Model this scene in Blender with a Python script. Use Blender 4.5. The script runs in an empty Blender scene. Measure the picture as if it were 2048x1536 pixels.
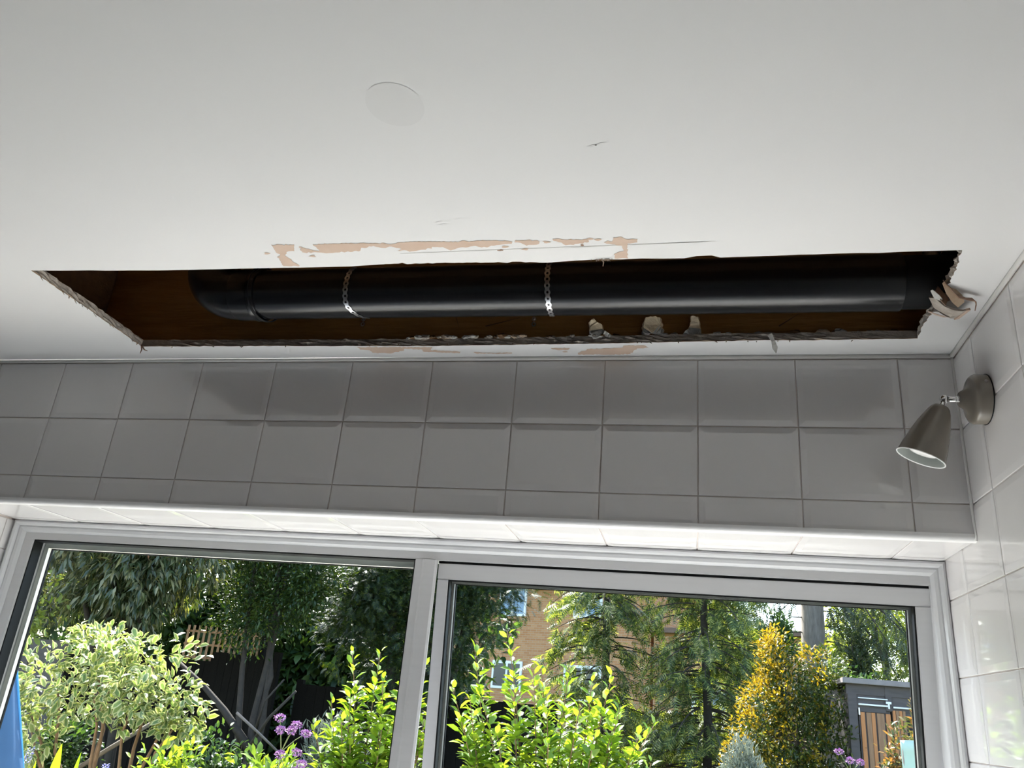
import bpy, bmesh, math, random
import numpy as np
from mathutils import Vector, Matrix

S = bpy.context.scene
C = S.collection
H = 2.4                                   # ceiling height; room: right wall x=0, window wall y=0, garden y>0

# ------------------------------------------------------------------ camera
cam_d = bpy.data.cameras.new('camera'); cam = bpy.data.objects.new('camera', cam_d); C.objects.link(cam)
F_PX = 1592.26
cam_d.sensor_fit = 'HORIZONTAL'; cam_d.sensor_width = 36.0; cam_d.lens = F_PX / 2048 * 36.0
cam_d.clip_start = 0.02; cam_d.clip_end = 300
right = Vector((0.97619, 0.19988, 0.08425)); fwd = Vector((-0.21691, 0.90170, 0.37401)); up = Vector((-0.00121, -0.38338, 0.92359))
Rm = Matrix((right, up, -fwd)).transposed().to_4x4()
cam.matrix_world = Matrix.Translation((-0.52236, -1.61489, H - 0.73642)) @ Rm
S.camera = cam

# ------------------------------------------------------------------ world, sun, exposure
SUN_DIR = Vector((-0.35, 0.50, 0.79)).normalized()          # towards the sun
W = bpy.data.worlds.new('sky'); S.world = W; W.use_nodes = True
wn = W.node_tree; wn.nodes.clear()
wo = wn.nodes.new('ShaderNodeOutputWorld'); wb = wn.nodes.new('ShaderNodeBackground'); sk = wn.nodes.new('ShaderNodeTexSky')
sk.sky_type = 'NISHITA'; sk.sun_disc = False; sk.sun_elevation = math.asin(SUN_DIR.z)
sk.sun_rotation = math.atan2(SUN_DIR.x, SUN_DIR.y); sk.dust_density = 2.0; sk.air_density = 1.0
wn.links.new(sk.outputs[0], wb.inputs[0]); wb.inputs[1].default_value = 0.95
wn.links.new(wb.outputs[0], wo.inputs[0])
sd = bpy.data.lights.new('sun', 'SUN'); sd.energy = 27.0; sd.angle = math.radians(0.6); sd.color = (1.0, 0.975, 0.94)
sun = bpy.data.objects.new('sun', sd); C.objects.link(sun)
sun.rotation_euler = SUN_DIR.to_track_quat('Z', 'Y').to_euler(); sun.location = (-8, 3, 12)
vs = S.view_settings
vs.view_transform = 'Standard'; vs.look = 'None'; vs.gamma = 1.0; vs.use_curve_mapping = False
vs.exposure = 0.0
S.cycles.max_bounces = 9; S.cycles.diffuse_bounces = 6; S.cycles.glossy_bounces = 4
S.cycles.transparent_max_bounces = 12; S.cycles.sample_clamp_indirect = 0.0
S.cycles.caustics_reflective = False; S.cycles.caustics_refractive = False

rng = np.random.default_rng(7)
random.seed(7)

# ------------------------------------------------------------------ materials
MATS = {}
def new_mat(name):
    m = bpy.data.materials.new(name); m.use_nodes = True; m.node_tree.nodes.clear(); return m
def out_node(m, sh):
    o = m.node_tree.nodes.new('ShaderNodeOutputMaterial'); m.node_tree.links.new(sh, o.inputs[0])
def N(m, t, **kw):
    n = m.node_tree.nodes.new(t)
    for k, v in kw.items():
        if k in n.inputs.keys(): n.inputs[k].default_value = v
        else: setattr(n, k, v)
    return n
def c4(c): return (c[0], c[1], c[2], 1.0)
def mat(name, col, rough=0.5, metal=0.0, spec=0.5, col2=None, scale=20.0, bump=0.0, bscale=None, stretch=None, detail=4.0, coat=0.0):
    """principled surface; col..col2 mottled by noise, optional fine relief"""
    m = new_mat(name); L = m.node_tree.links
    b = N(m, 'ShaderNodeBsdfPrincipled'); b.inputs['Roughness'].default_value = rough; b.inputs['Metallic'].default_value = metal
    b.inputs['Specular IOR Level'].default_value = spec; b.inputs['Base Color'].default_value = c4(col)
    b.inputs['Coat Weight'].default_value = coat
    tc = N(m, 'ShaderNodeTexCoord'); mp = N(m, 'ShaderNodeMapping'); L.new(tc.outputs['Object'], mp.inputs[0])
    if stretch: mp.inputs['Scale'].default_value = stretch
    if col2 is not None:
        nz = N(m, 'ShaderNodeTexNoise', Scale=scale, Detail=detail); L.new(mp.outputs[0], nz.inputs['Vector'])
        r = N(m, 'ShaderNodeValToRGB'); r.color_ramp.elements[0].position = 0.3; r.color_ramp.elements[1].position = 0.7
        r.color_ramp.elements[0].color = c4(col); r.color_ramp.elements[1].color = c4(col2)
        L.new(nz.outputs[0], r.inputs[0]); L.new(r.outputs[0], b.inputs['Base Color'])
    if bump:
        nb = N(m, 'ShaderNodeTexNoise', Scale=bscale or scale, Detail=6.0); L.new(mp.outputs[0], nb.inputs['Vector'])
        bp = N(m, 'ShaderNodeBump', Strength=bump, Distance=0.004); L.new(nb.outputs[0], bp.inputs['Height']); L.new(bp.outputs[0], b.inputs['Normal'])
    out_node(m, b.outputs[0]); MATS[name] = m; return m
def leaf_mat(name, cols, trans, tfac=0.35, rough=0.42, edge=None, spec=0.4):
    """leaf: colour varies leaf by leaf; light shines through"""
    m = new_mat(name); L = m.node_tree.links
    g = N(m, 'ShaderNodeNewGeometry'); oi = N(m, 'ShaderNodeObjectInfo')
    ad = N(m, 'ShaderNodeMath', operation='ADD'); L.new(g.outputs['Random Per Island'], ad.inputs[0]); L.new(oi.outputs['Random'], ad.inputs[1])
    fr = N(m, 'ShaderNodeMath', operation='FRACT'); L.new(ad.outputs[0], fr.inputs[0])
    r = N(m, 'ShaderNodeValToRGB'); el = r.color_ramp.elements
    while len(el) < len(cols): el.new(0.5)
    for i, (p, c) in enumerate(cols): el[i].position = p; el[i].color = c4(c)
    L.new(fr.outputs[0], r.inputs[0]); colo = r.outputs[0]
    if edge is not None:
        at = N(m, 'ShaderNodeAttribute', attribute_name='edge'); rr = N(m, 'ShaderNodeValToRGB')
        rr.color_ramp.elements[0].position = 0.50; rr.color_ramp.elements[1].position = 0.66
        L.new(at.outputs['Fac'], rr.inputs[0])
        mx = N(m, 'ShaderNodeMix', data_type='RGBA'); L.new(rr.outputs[0], mx.inputs[0]); L.new(colo, mx.inputs[6]); mx.inputs[7].default_value = c4(edge)
        colo = mx.outputs[2]
    b = N(m, 'ShaderNodeBsdfPrincipled'); b.inputs['Roughness'].default_value = rough; b.inputs['Specular IOR Level'].default_value = spec; L.new(colo, b.inputs['Base Color'])
    t = N(m, 'ShaderNodeBsdfTranslucent')
    mt = N(m, 'ShaderNodeMix', data_type='RGBA', blend_type='MULTIPLY'); mt.inputs[0].default_value = 1.0; L.new(colo, mt.inputs[6]); mt.inputs[7].default_value = c4(trans)
    L.new(mt.outputs[2], t.inputs[0])
    ms = N(m, 'ShaderNodeMixShader'); ms.inputs[0].default_value = tfac; L.new(b.outputs[0], ms.inputs[1]); L.new(t.outputs[0], ms.inputs[2])
    out_node(m, ms.outputs[0]); MATS[name] = m; return m

mat('ceiling_paint', (0.700, 0.698, 0.696), 0.75, spec=0.25, col2=(0.725, 0.723, 0.720), scale=2.2, bump=0.05, bscale=60)
mat('tile_glaze', (0.66, 0.65, 0.65), 0.035, spec=0.85, col2=(0.68, 0.67, 0.67), scale=3)
mat('grout', (0.52, 0.46, 0.43), 0.9, col2=(0.60, 0.55, 0.52), scale=30)
mat('white_trim', (0.82, 0.82, 0.82), 0.25)
mat('bounce_white', (0.78, 0.78, 0.785), 0.35)
mat('sealant', (0.66, 0.65, 0.63), 0.5)
mat('wall_paint', (0.42, 0.41, 0.40), 0.7)
mat('floor_vinyl', (0.20, 0.15, 0.11), 0.45, col2=(0.25, 0.19, 0.14), scale=6)
mat('aluminium', (0.52, 0.525, 0.535), 0.34, metal=0.0, col2=(0.54, 0.545, 0.555), scale=3, stretch=(1, 1, 40))
mat('frame_bead', (0.56, 0.57, 0.585), 0.25)
mat('rubber', (0.005, 0.006, 0.007), 0.6, spec=0.25)
mat('spacer', (0.80, 0.80, 0.77), 0.35)
mat('spacer_grey', (0.22, 0.22, 0.22), 0.35)
mat('pvc_black', (0.006, 0.007, 0.009), 0.24, spec=0.5, bump=0.02, bscale=30)
mat('galvanised', (0.62, 0.63, 0.64), 0.28, metal=1.0, col2=(0.72, 0.73, 0.74), scale=60)
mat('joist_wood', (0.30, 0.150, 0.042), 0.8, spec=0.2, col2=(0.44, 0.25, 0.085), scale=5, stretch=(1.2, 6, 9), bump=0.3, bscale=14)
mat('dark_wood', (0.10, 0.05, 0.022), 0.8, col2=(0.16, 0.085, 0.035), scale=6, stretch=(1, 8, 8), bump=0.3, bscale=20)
mat('gypsum', (0.50, 0.46, 0.41), 0.9, col2=(0.36, 0.31, 0.26), scale=70, bump=0.5, bscale=160)
mat('bare_plaster', (0.54, 0.40, 0.31), 0.85, col2=(0.58, 0.45, 0.36), scale=25)
mat('torn_paper', (0.42, 0.30, 0.20), 0.85, col2=(0.52, 0.42, 0.31), scale=40)
mat('torn_paper_dark', (0.22, 0.13, 0.09), 0.85, col2=(0.34, 0.22, 0.15), scale=40)
mat('mortar', (0.90, 0.75, 0.53), 0.9, col2=(0.82, 0.67, 0.46), scale=60, bump=0.5, bscale=120)
mat('plaster_grey', (0.62, 0.61, 0.58), 0.9, col2=(0.46, 0.45, 0.42), scale=80, bump=0.5, bscale=140)
mat('stain', (0.45, 0.40, 0.30), 0.8)
mat('pencil', (0.60, 0.59, 0.57), 0.8)
mat('filler', (0.685, 0.682, 0.678), 0.75, spec=0.25)
mat('lamp_paint', (0.20, 0.18, 0.15), 0.16, spec=0.5)
mat('lamp_inner', (0.42, 0.45, 0.43), 0.45)
mat('lamp_rim', (0.85, 0.86, 0.85), 0.4)
mat('chrome', (0.75, 0.75, 0.76), 0.08, metal=1.0)
mat('bulb_glass', (0.88, 0.88, 0.86), 0.15)
mat('screw_steel', (0.30, 0.29, 0.27), 0.3, metal=1.0)

# garden
mat('patio_stone', (0.62, 0.58, 0.52), 0.8, col2=(0.68, 0.64, 0.58), scale=2)
mat('soil', (0.06, 0.05, 0.03), 0.95, col2=(0.05, 0.09, 0.02), scale=2)
mat('bark', (0.032, 0.025, 0.019), 0.9, col2=(0.055, 0.042, 0.032), scale=25, bump=0.6, bscale=40)
mat('bark_brown', (0.16, 0.085, 0.04), 0.85, col2=(0.22, 0.13, 0.065), scale=30)
mat('bark_big', (0.30, 0.25, 0.205), 0.9, col2=(0.17, 0.14, 0.115), scale=9, stretch=(3, 3, 0.6), bump=0.6, bscale=20)
mat('green_stem', (0.16, 0.20, 0.07), 0.6)
mat('fence_dark', (0.0055, 0.0046, 0.0038), 0.9, spec=0.15, col2=(0.011, 0.009, 0.007), scale=8, stretch=(8, 8, 0.8))
mat('fence_brown', (0.075, 0.040, 0.028), 0.85, col2=(0.11, 0.062, 0.042), scale=5, stretch=(0.6, 6, 8))
mat('trellis_wood', (0.40, 0.24, 0.13), 0.8, col2=(0.48, 0.31, 0.18), scale=10)
mat('shed_dark', (0.055, 0.045, 0.043), 0.7, col2=(0.085, 0.07, 0.066), scale=6, stretch=(1, 6, 6))
mat('shed_felt', (0.19, 0.165, 0.16), 0.8, col2=(0.24, 0.21, 0.20), scale=10)
mat('shed_door', (0.22, 0.115, 0.06), 0.7, col2=(0.31, 0.17, 0.085), scale=7, stretch=(8, 8, 0.8))
mat('shed_door_orange', (0.40, 0.155, 0.045), 0.65, col2=(0.48, 0.20, 0.07), scale=7, stretch=(8, 8, 0.8))
mat('white_paint', (0.75, 0.75, 0.74), 0.5)
mat('fascia_white', (0.6, 0.6, 0.58), 0.5)
mat('roof_tile', (0.16, 0.10, 0.07), 0.85, col2=(0.12, 0.075, 0.055), scale=6)
mat('window_pane_dark', (0.035, 0.05, 0.06), 0.05)
mat('window_pane_sky', (0.16, 0.26, 0.38), 0.08)
mat('parasol_blue', (0.012, 0.065, 0.16), 0.7, col2=(0.016, 0.08, 0.19), scale=8)
mat('parasol_edge', (0.03, 0.22, 0.52), 0.6)
mat('cloth_green', (0.34, 0.47, 0.38), 0.6, col2=(0.40, 0.54, 0.45), scale=9)
mat('lilac', (0.30, 0.13, 0.32), 0.7, col2=(0.42, 0.22, 0.44), scale=120)
mat('blue_petal', (0.12, 0.12, 0.42), 0.7, col2=(0.2, 0.2, 0.55), scale=90)
mat('rock', (0.16, 0.13, 0.105), 0.9, col2=(0.22, 0.18, 0.14), scale=12)
leaf_mat('leaf_apple', [(0.0, (0.10, 0.20, 0.018)), (0.5, (0.17, 0.29, 0.025)), (1.0, (0.27, 0.36, 0.04))], (1.7, 1.5, 0.7), 0.40)
leaf_mat('leaf_variegated', [(0.0, (0.10, 0.17, 0.055)), (0.6, (0.15, 0.22, 0.07)), (1.0, (0.24, 0.27, 0.05))], (1.2, 1.2, 0.7), 0.30, edge=(0.46, 0.46, 0.22))
leaf_mat('leaf_rhodo', [(0.0, (0.026, 0.044, 0.017)), (0.55, (0.068, 0.092, 0.036)), (1.0, (0.30, 0.28, 0.15))], (1.6, 1.6, 0.5), 0.28, rough=0.30, spec=0.6)
leaf_mat('leaf_pink', [(0.0, (0.40, 0.18, 0.12)), (0.5, (0.48, 0.34, 0.19)), (1.0, (0.34, 0.36, 0.17))], (1.3, 0.9, 0.6), 0.25)
leaf_mat('leaf_bay', [(0.0, (0.014, 0.034, 0.010)), (0.7, (0.035, 0.065, 0.014)), (1.0, (0.10, 0.13, 0.025))], (1.7, 1.6, 0.5), 0.25, rough=0.35)
leaf_mat('leaf_yew', [(0.0, (0.010, 0.026, 0.011)), (0.75, (0.022, 0.045, 0.012)), (1.0, (0.13, 0.16, 0.022))], (1.5, 1.5, 0.5), 0.2, rough=0.45)
leaf_mat('leaf_conifer', [(0.0, (0.032, 0.060, 0.016)), (0.5, (0.075, 0.120, 0.030)), (1.0, (0.36, 0.38, 0.11))], (1.6, 1.5, 0.6), 0.38)
leaf_mat('leaf_spruce', [(0.0, (0.018, 0.035, 0.016)), (0.8, (0.04, 0.06, 0.022)), (1.0, (0.10, 0.11, 0.045))], (1.3, 1.3, 0.7), 0.2)
leaf_mat('leaf_gold_sun', [(0.0, (0.24, 0.17, 0.012)), (0.7, (0.38, 0.27, 0.02)), (1.0, (0.44, 0.34, 0.05))], (1.4, 1.2, 0.5), 0.35)
leaf_mat('leaf_goldgreen_shade', [(0.0, (0.018, 0.038, 0.009)), (0.7, (0.05, 0.075, 0.012)), (1.0, (0.16, 0.16, 0.02))], (1.5, 1.4, 0.5), 0.25, rough=0.35)
leaf_mat('leaf_light', [(0.0, (0.14, 0.19, 0.035)), (0.6, (0.24, 0.30, 0.05)), (1.0, (0.36, 0.38, 0.09))], (1.6, 1.5, 0.6), 0.45)
leaf_mat('leaf_mid', [(0.0, (0.025, 0.055, 0.02)), (0.6, (0.05, 0.10, 0.03)), (1.0, (0.12, 0.19, 0.05))], (1.5, 1.5, 0.6), 0.3)
leaf_mat('leaf_fresh', [(0.0, (0.09, 0.17, 0.03)), (0.6, (0.16, 0.26, 0.035)), (1.0, (0.28, 0.36, 0.05))], (1.7, 1.5, 0.5), 0.4)
leaf_mat('leaf_grey', [(0.0, (0.13, 0.155, 0.12)), (1.0, (0.26, 0.29, 0.24))], (1, 1, 0.9), 0.2, rough=0.7)
leaf_mat('leaf_photinia', [(0.0, (0.06, 0.09, 0.03)), (0.5, (0.16, 0.17, 0.07)), (1.0, (0.38, 0.16, 0.05))], (1.4, 1.2, 0.6), 0.3)
leaf_mat('leaf_pond', [(0.0, (0.14, 0.28, 0.015)), (1.0, (0.24, 0.38, 0.02))], (1.7, 1.5, 0.4), 0.45)

def glass_mat():
    m = new_mat('pane_glass'); L = m.node_tree.links
    t = N(m, 'ShaderNodeBsdfTransparent'); t.inputs[0].default_value = (0.93, 0.95, 0.94, 1)
    g = N(m, 'ShaderNodeBsdfGlossy'); g.inputs['Roughness'].default_value = 0.01; g.inputs['Color'].default_value = (0.9, 0.95, 0.95, 1)
    lw = N(m, 'ShaderNodeLayerWeight'); lw.inputs[0].default_value = 0.5
    pw = N(m, 'ShaderNodeMath', operation='POWER'); L.new(lw.outputs['Facing'], pw.inputs[0]); pw.inputs[1].default_value = 5.0
    f = N(m, 'ShaderNodeMath', operation='MULTIPLY_ADD'); L.new(pw.outputs[0], f.inputs[0]); f.inputs[1].default_value = 0.8; f.inputs[2].default_value = 0.010
    x = N(m, 'ShaderNodeMixShader'); L.new(f.outputs[0], x.inputs[0]); L.new(t.outputs[0], x.inputs[1]); L.new(g.outputs[0], x.inputs[2])
    out_node(m, x.outputs[0]); MATS['pane_glass'] = m
glass_mat()
def brick_mat():
    m = new_mat('brickwork'); L = m.node_tree.links
    tc = N(m, 'ShaderNodeTexCoord'); sp = N(m, 'ShaderNodeSeparateXYZ'); cb = N(m, 'ShaderNodeCombineXYZ'); L.new(tc.outputs['Object'], sp.inputs[0])
    L.new(sp.outputs[0], cb.inputs[0]); L.new(sp.outputs[2], cb.inputs[1])
    bt = N(m, 'ShaderNodeTexBrick'); L.new(cb.outputs[0], bt.inputs[0])
    bt.inputs['Scale'].default_value = 1.0; bt.inputs['Brick Width'].default_value = 0.225; bt.inputs['Row Height'].default_value = 0.075; bt.inputs['Mortar Size'].default_value = 0.006
    bt.inputs['Color1'].default_value = (0.38, 0.165, 0.065, 1); bt.inputs['Color2'].default_value = (0.46, 0.235, 0.105, 1); bt.inputs['Mortar'].default_value = (0.40, 0.29, 0.19, 1)
    b = N(m, 'ShaderNodeBsdfPrincipled'); b.inputs['Roughness'].default_value = 0.9; L.new(bt.outputs[0], b.inputs['Base Color']); out_node(m, b.outputs[0]); MATS['brickwork'] = m
brick_mat()

# ------------------------------------------------------------------ mesh helpers
def link(o, parent=None):
    C.objects.link(o)
    if parent is not None: o.parent = parent
    return o
def mesh_np(name, V, Fc, material, smooth=False, attr=None):
    """V (n,3); Fc list of index arrays or (m,k) array"""
    me = bpy.data.meshes.new(name); V = np.asarray(V, dtype=np.float32)
    if isinstance(Fc, np.ndarray):
        m, k = Fc.shape
        me.vertices.add(len(V)); me.vertices.foreach_set('co', V.ravel())
        me.loops.add(m * k); me.loops.foreach_set('vertex_index', Fc.ravel().astype(np.int32))
        me.polygons.add(m); me.polygons.foreach_set('loop_start', np.arange(0, m * k, k, dtype=np.int32)); me.polygons.foreach_set('loop_total', np.full(m, k, dtype=np.int32))
        me.update(calc_edges=True)
    else:
        me.from_pydata([tuple(v) for v in V], [], [tuple(f) for f in Fc]); me.update()
    if smooth: me.polygons.foreach_set('use_smooth', np.ones(len(me.polygons), dtype=bool))
    if attr is not None:
        a = me.attributes.new('edge', 'FLOAT', 'POINT'); a.data.foreach_set('value', np.asarray(attr, dtype=np.float32))
    if material: me.materials.append(MATS[material])
    return me
def obj(name, me, parent=None, M=None):
    o = bpy.data.objects.new(name, me); link(o, parent)
    if M is not None: o.matrix_local = M
    return o
def tag(o, label=None, cat=None, group=None, kind=None):
    if label: o['label'] = label
    if cat: o['category'] = cat
    if group: o['group'] = group
    if kind: o['kind'] = kind
    return o
def empty(name, loc=(0, 0, 0)):
    o = bpy.data.objects.new(name, None); C.objects.link(o); o.location = loc; o.empty_display_size = 0.1; return o
class MB:
    """collects shapes into one mesh"""
    def __init__(s): s.v = []; s.f = []; s.mi = []; s.cur = 0
    def add(s, V, Fc):
        b = len(s.v); s.v += [tuple(x) for x in V]; s.f += [tuple(i + b for i in f) for f in Fc]; s.mi += [s.cur] * len(Fc); return s
    def box(s, x0, x1, y0, y1, z0, z1, M=None):
        V = [Vector(p) for p in ((x0, y0, z0), (x1, y0, z0), (x1, y1, z0), (x0, y1, z0), (x0, y0, z1), (x1, y0, z1), (x1, y1, z1), (x0, y1, z1))]
        if M is not None: V = [M @ p for p in V]
        return s.add(V, [(0, 3, 2, 1), (4, 5, 6, 7), (0, 1, 5, 4), (1, 2, 6, 5), (2, 3, 7, 6), (3, 0, 4, 7)])
    def tube(s, P, R, k=8, cap=True):
        P = [Vector(p) for p in P]; n = len(P); V = []; Fc = []
        if not hasattr(R, '__len__'): R = [R] * n
        t0 = (P[1] - P[0]).normalized(); a = t0.orthogonal().normalized()
        for i in range(n):
            t = (P[min(i + 1, n - 1)] - P[max(i - 1, 0)]).normalized()
            a = (a - t * a.dot(t)).normalized(); b = t.cross(a)
            for j in range(k):
                th = 2 * math.pi * j / k; V.append(P[i] + (a * math.cos(th) + b * math.sin(th)) * R[i])
        for i in range(n - 1):
            for j in range(k):
                j2 = (j + 1) % k; Fc.append((i * k + j, i * k + j2, (i + 1) * k + j2, (i + 1) * k + j))
        if cap: Fc.append(tuple(range(k - 1, -1, -1))); Fc.append(tuple((n - 1) * k + j for j in range(k)))
        return s.add(V, Fc)
    def lathe(s, prof, k=40, M=None, cap=False):
        V = []; Fc = []
        for r, h in prof:
            for j in range(k):
                th = 2 * math.pi * j / k; p = Vector((r * math.cos(th), r * math.sin(th), h)); V.append(M @ p if M is not None else p)
        for i in range(len(prof) - 1):
            for j in range(k):
                j2 = (j + 1) % k; Fc.append((i * k + j, i * k + j2, (i + 1) * k + j2, (i + 1) * k + j))
        if cap: Fc.append(tuple(range(k - 1, -1, -1))); Fc.append(tuple((len(prof) - 1) * k + j for j in range(k)))
        return s.add(V, Fc)
    def build(s, name, material, parent=None, smooth=False, bevel=0.0, M=None, auto=None):
        ms = [material] if isinstance(material, str) else material
        me = mesh_np(name, s.v, s.f, None)
        for m in ms: me.materials.append(MATS[m])
        if len(ms) > 1: me.polygons.foreach_set('material_index', np.array(s.mi, dtype=np.int32))
        bm = bmesh.new(); bm.from_mesh(me)
        if bevel: bmesh.ops.bevel(bm, geom=bm.edges[:], offset=bevel, segments=2, affect='EDGES', clamp_overlap=True)
        bmesh.ops.recalc_face_normals(bm, faces=bm.faces[:]); bm.to_mesh(me); bm.free()
        if smooth:
            me.polygons.foreach_set('use_smooth', np.ones(len(me.polygons), dtype=bool))
            if auto: me.set_sharp_from_angle(angle=math.radians(auto))
        return obj(name, me, parent, M)
def boxo(name, material, parent, x0, x1, y0, y1, z0, z1, bevel=0.0, M=None):
    return MB().box(x0, x1, y0, y1, z0, z1, M).build(name, material, parent, bevel=bevel)
def struct(o): o['kind'] = 'structure'; return o
def axisM(loc, d):
    """matrix with local z along d at loc"""
    return Matrix.Translation(loc) @ Vector(d).to_track_quat('Z', 'Y').to_matrix().to_4x4()

# ------------------------------------------------------------------ tiles
_tiles = {}
def tile_mesh(w, h):
    key = (round(w, 4), round(h, 4))
    if key in _tiles: return _tiles[key]
    g = 0.0011; b = min(0.013, w * 0.3, h * 0.3); t0, t1, t2 = -0.003, 0.0024, 0.0034
    def ring(m, z): return [(m, m, z), (w - m, m, z), (w - m, h - m, z), (m, h - m, z)]
    V = ring(g, t0) + ring(g, t1 - 0.0008) + ring(g + 0.0012, t1) + ring(g + b, t2)
    Fc = [(3, 2, 1, 0), (12, 13, 14, 15)]
    for r in range(3):
        for j in range(4):
            k = (j + 1) % 4; Fc.append((r * 4 + j, r * 4 + k, r * 4 + 4 + k, r * 4 + 4 + j))
    me = mesh_np('tile', V, Fc, 'tile_glaze'); _tiles[key] = me; return me
def tile(parent, origin, ex, ey, w, h):
    """origin = lower corner on the bed; ex, ey in-plane axes; faces ex x ey"""
    ex = Vector(ex); ey = Vector(ey); n = ex.cross(ey)
    M = Matrix((ex, ey, n)).transposed().to_4x4()
    j = Matrix.Rotation(random.gauss(0, 0.0011), 4, 'X') @ Matrix.Rotation(random.gauss(0, 0.0011), 4, 'Y')
    T = Matrix.Translation((w / 2, h / 2, 0)) @ j @ Matrix.Translation((-w / 2, -h / 2, 0))
    return obj('tile', tile_mesh(w, h), parent, Matrix.Translation(origin) @ M @ T)

# ------------------------------------------------------------------ room shell
TW, TH = 0.2, 0.15
ZB = H - 0.381                               # soffit over the window
XL = -2.315                                  # left reveal
YW = 0.225                                   # inner face of the window
BED = 0.0034
def slabs(name, material, boxes):
    mb = MB()
    for b in boxes: mb.box(*b)
    return struct(mb.build(name, material))
wall_back = slabs('wall_back', 'grout', [(-4.0, 0.0, BED, 0.30, ZB + 0.0034, H + 0.30), (-4.0, XL - BED, BED, 0.30, 0.0, ZB + 0.0034), (XL - BED, 0.0, BED, 0.30, 0.0, 0.92)])
wall_right = slabs('wall_right', 'grout', [(BED, 0.25, -3.8, 0.30, 0.0, H + 0.30)])
wall_left = slabs('wall_left', 'wall_paint', [(-4.2, -4.0, -3.8, 0.30, 0.0, H + 0.3)])
wall_rear = slabs('wall_rear', 'wall_paint', [(-4.2, 0.25, -4.0, -3.8, 0.0, H + 0.3)])
floor = slabs('floor', 'floor_vinyl', [(-4.2, 0.25, -4.0, 0.30, -0.12, 0.0)])
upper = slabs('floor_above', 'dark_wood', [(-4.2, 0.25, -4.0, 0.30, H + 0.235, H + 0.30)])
# back wall tiles: rows hang from the ceiling, columns counted from the right corner
rows = [(H - 0.1607, 0.1515), (H - 0.311, TH), (ZB + 0.006, H - 0.311 - ZB - 0.006)]
xs = [0.0] + [-(0.1041 + TW * k) for k in range(0, 16)]
for z0, h in rows:
    for a, b in zip(xs[:-1], xs[1:]):
        tile(wall_back, (b, BED, z0), (1, 0, 0), (0, 0, 1), a - b, h)
# soffit tiles over the window
ys = [0.006, 0.188, YW + 0.02]
for y0, y1 in zip(ys[:-1], ys[1:]):
    for a, b in zip(xs[:-1], xs[1:]):
        if b < XL - 0.12: continue
        b2 = max(b, XL)
        tile(wall_back, (b2, y1, ZB), (1, 0, 0), (0, -1, 0), a - b2, y1 - y0).location.z = ZB + 0.0034
# left reveal tiles
zz = [ZB, H - 0.461, H - 0.611, H - 0.761, H - 0.911, H - 1.061, H - 1.211, H - 1.361, 0.92]
for z1, z0 in zip(zz[:-1], zz[1:]):
    for y0, y1 in zip(ys[:-1], ys[1:]):
        tile(wall_back, (XL - BED, y0, z0), (0, 1, 0), (0, 0, 1), y1 - y0, z1 - z0)
# right wall tiles
yr = [YW + 0.02, 0.094] + [-0.106 - TW * k for k in range(0, 8)]
zr = [H - 0.0092, H - 0.1607, H - 0.311] + [H - 0.311 - TH * k for k in range(1, 8)]
for z1, z0 in zip(zr[:-1], zr[1:]):
    for y1, y0 in zip(yr[:-1], yr[1:]):
        tile(wall_right, (BED, y1, z0), (0, -1, 0), (0, 0, 1), y1 - y0, z1 - z0)
# sealant beads where tiles meet the ceiling and each other
def bead(name, pts, r, material='sealant'):
    o = MB().tube(pts, r, 8).build(name, material, None, smooth=True); return struct(o)
bead('trim_1', [(-4, 0.0012, H - 0.0035), (0, 0.0012, H - 0.0035)], 0.0048)
bead('trim_2', [(-0.0015, -3.8, H - 0.0035), (-0.0015, 0.0, H - 0.0035)], 0.0048)
bead('trim_3', [(-0.001, 0.001, ZB), (-0.001, 0.001, H)], 0.0035)
# rounded white edge strip along the soffit
mb = MB(); prof = [(0.010 * (1 - math.cos(a)) - 0.0015, ZB + 0.0085 - 0.010 * math.sin(a)) for a in [math.pi / 2 * i / 8 for i in range(9)]]
prof = [(-0.0015, ZB + 0.013)] + prof + [(0.012, ZB - 0.0015), (0.012, ZB + 0.013)]
k = len(prof); V = [(x, y, z) for x in (XL - 0.3, 0.0) for y, z in prof]
mb.add(V, [(i, (i + 1) % k, k + (i + 1) % k, k + i) for i in range(k)])
struct(mb.build('trim_4', 'white_trim', None, smooth=True, auto=50))
# unseen roof edge, added above the window to keep sun off the right wall
struct(boxo('sun_block_eaves', 'white_trim', None, -5.0, 1.5, 0.30, 0.90, H + 0.24, H + 0.32))
# unseen white worktop, added to bounce sun up to the ceiling, then window board
struct(boxo('bounce_worktop', 'bounce_white', None, -3.99, -0.001, -0.62, 0.0, 0.885, 0.918, 0.003))
struct(boxo('trim_5', 'white_trim', None, XL, 0.0, -0.03, YW + 0.02, 0.92, 0.95, 0.004))

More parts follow.
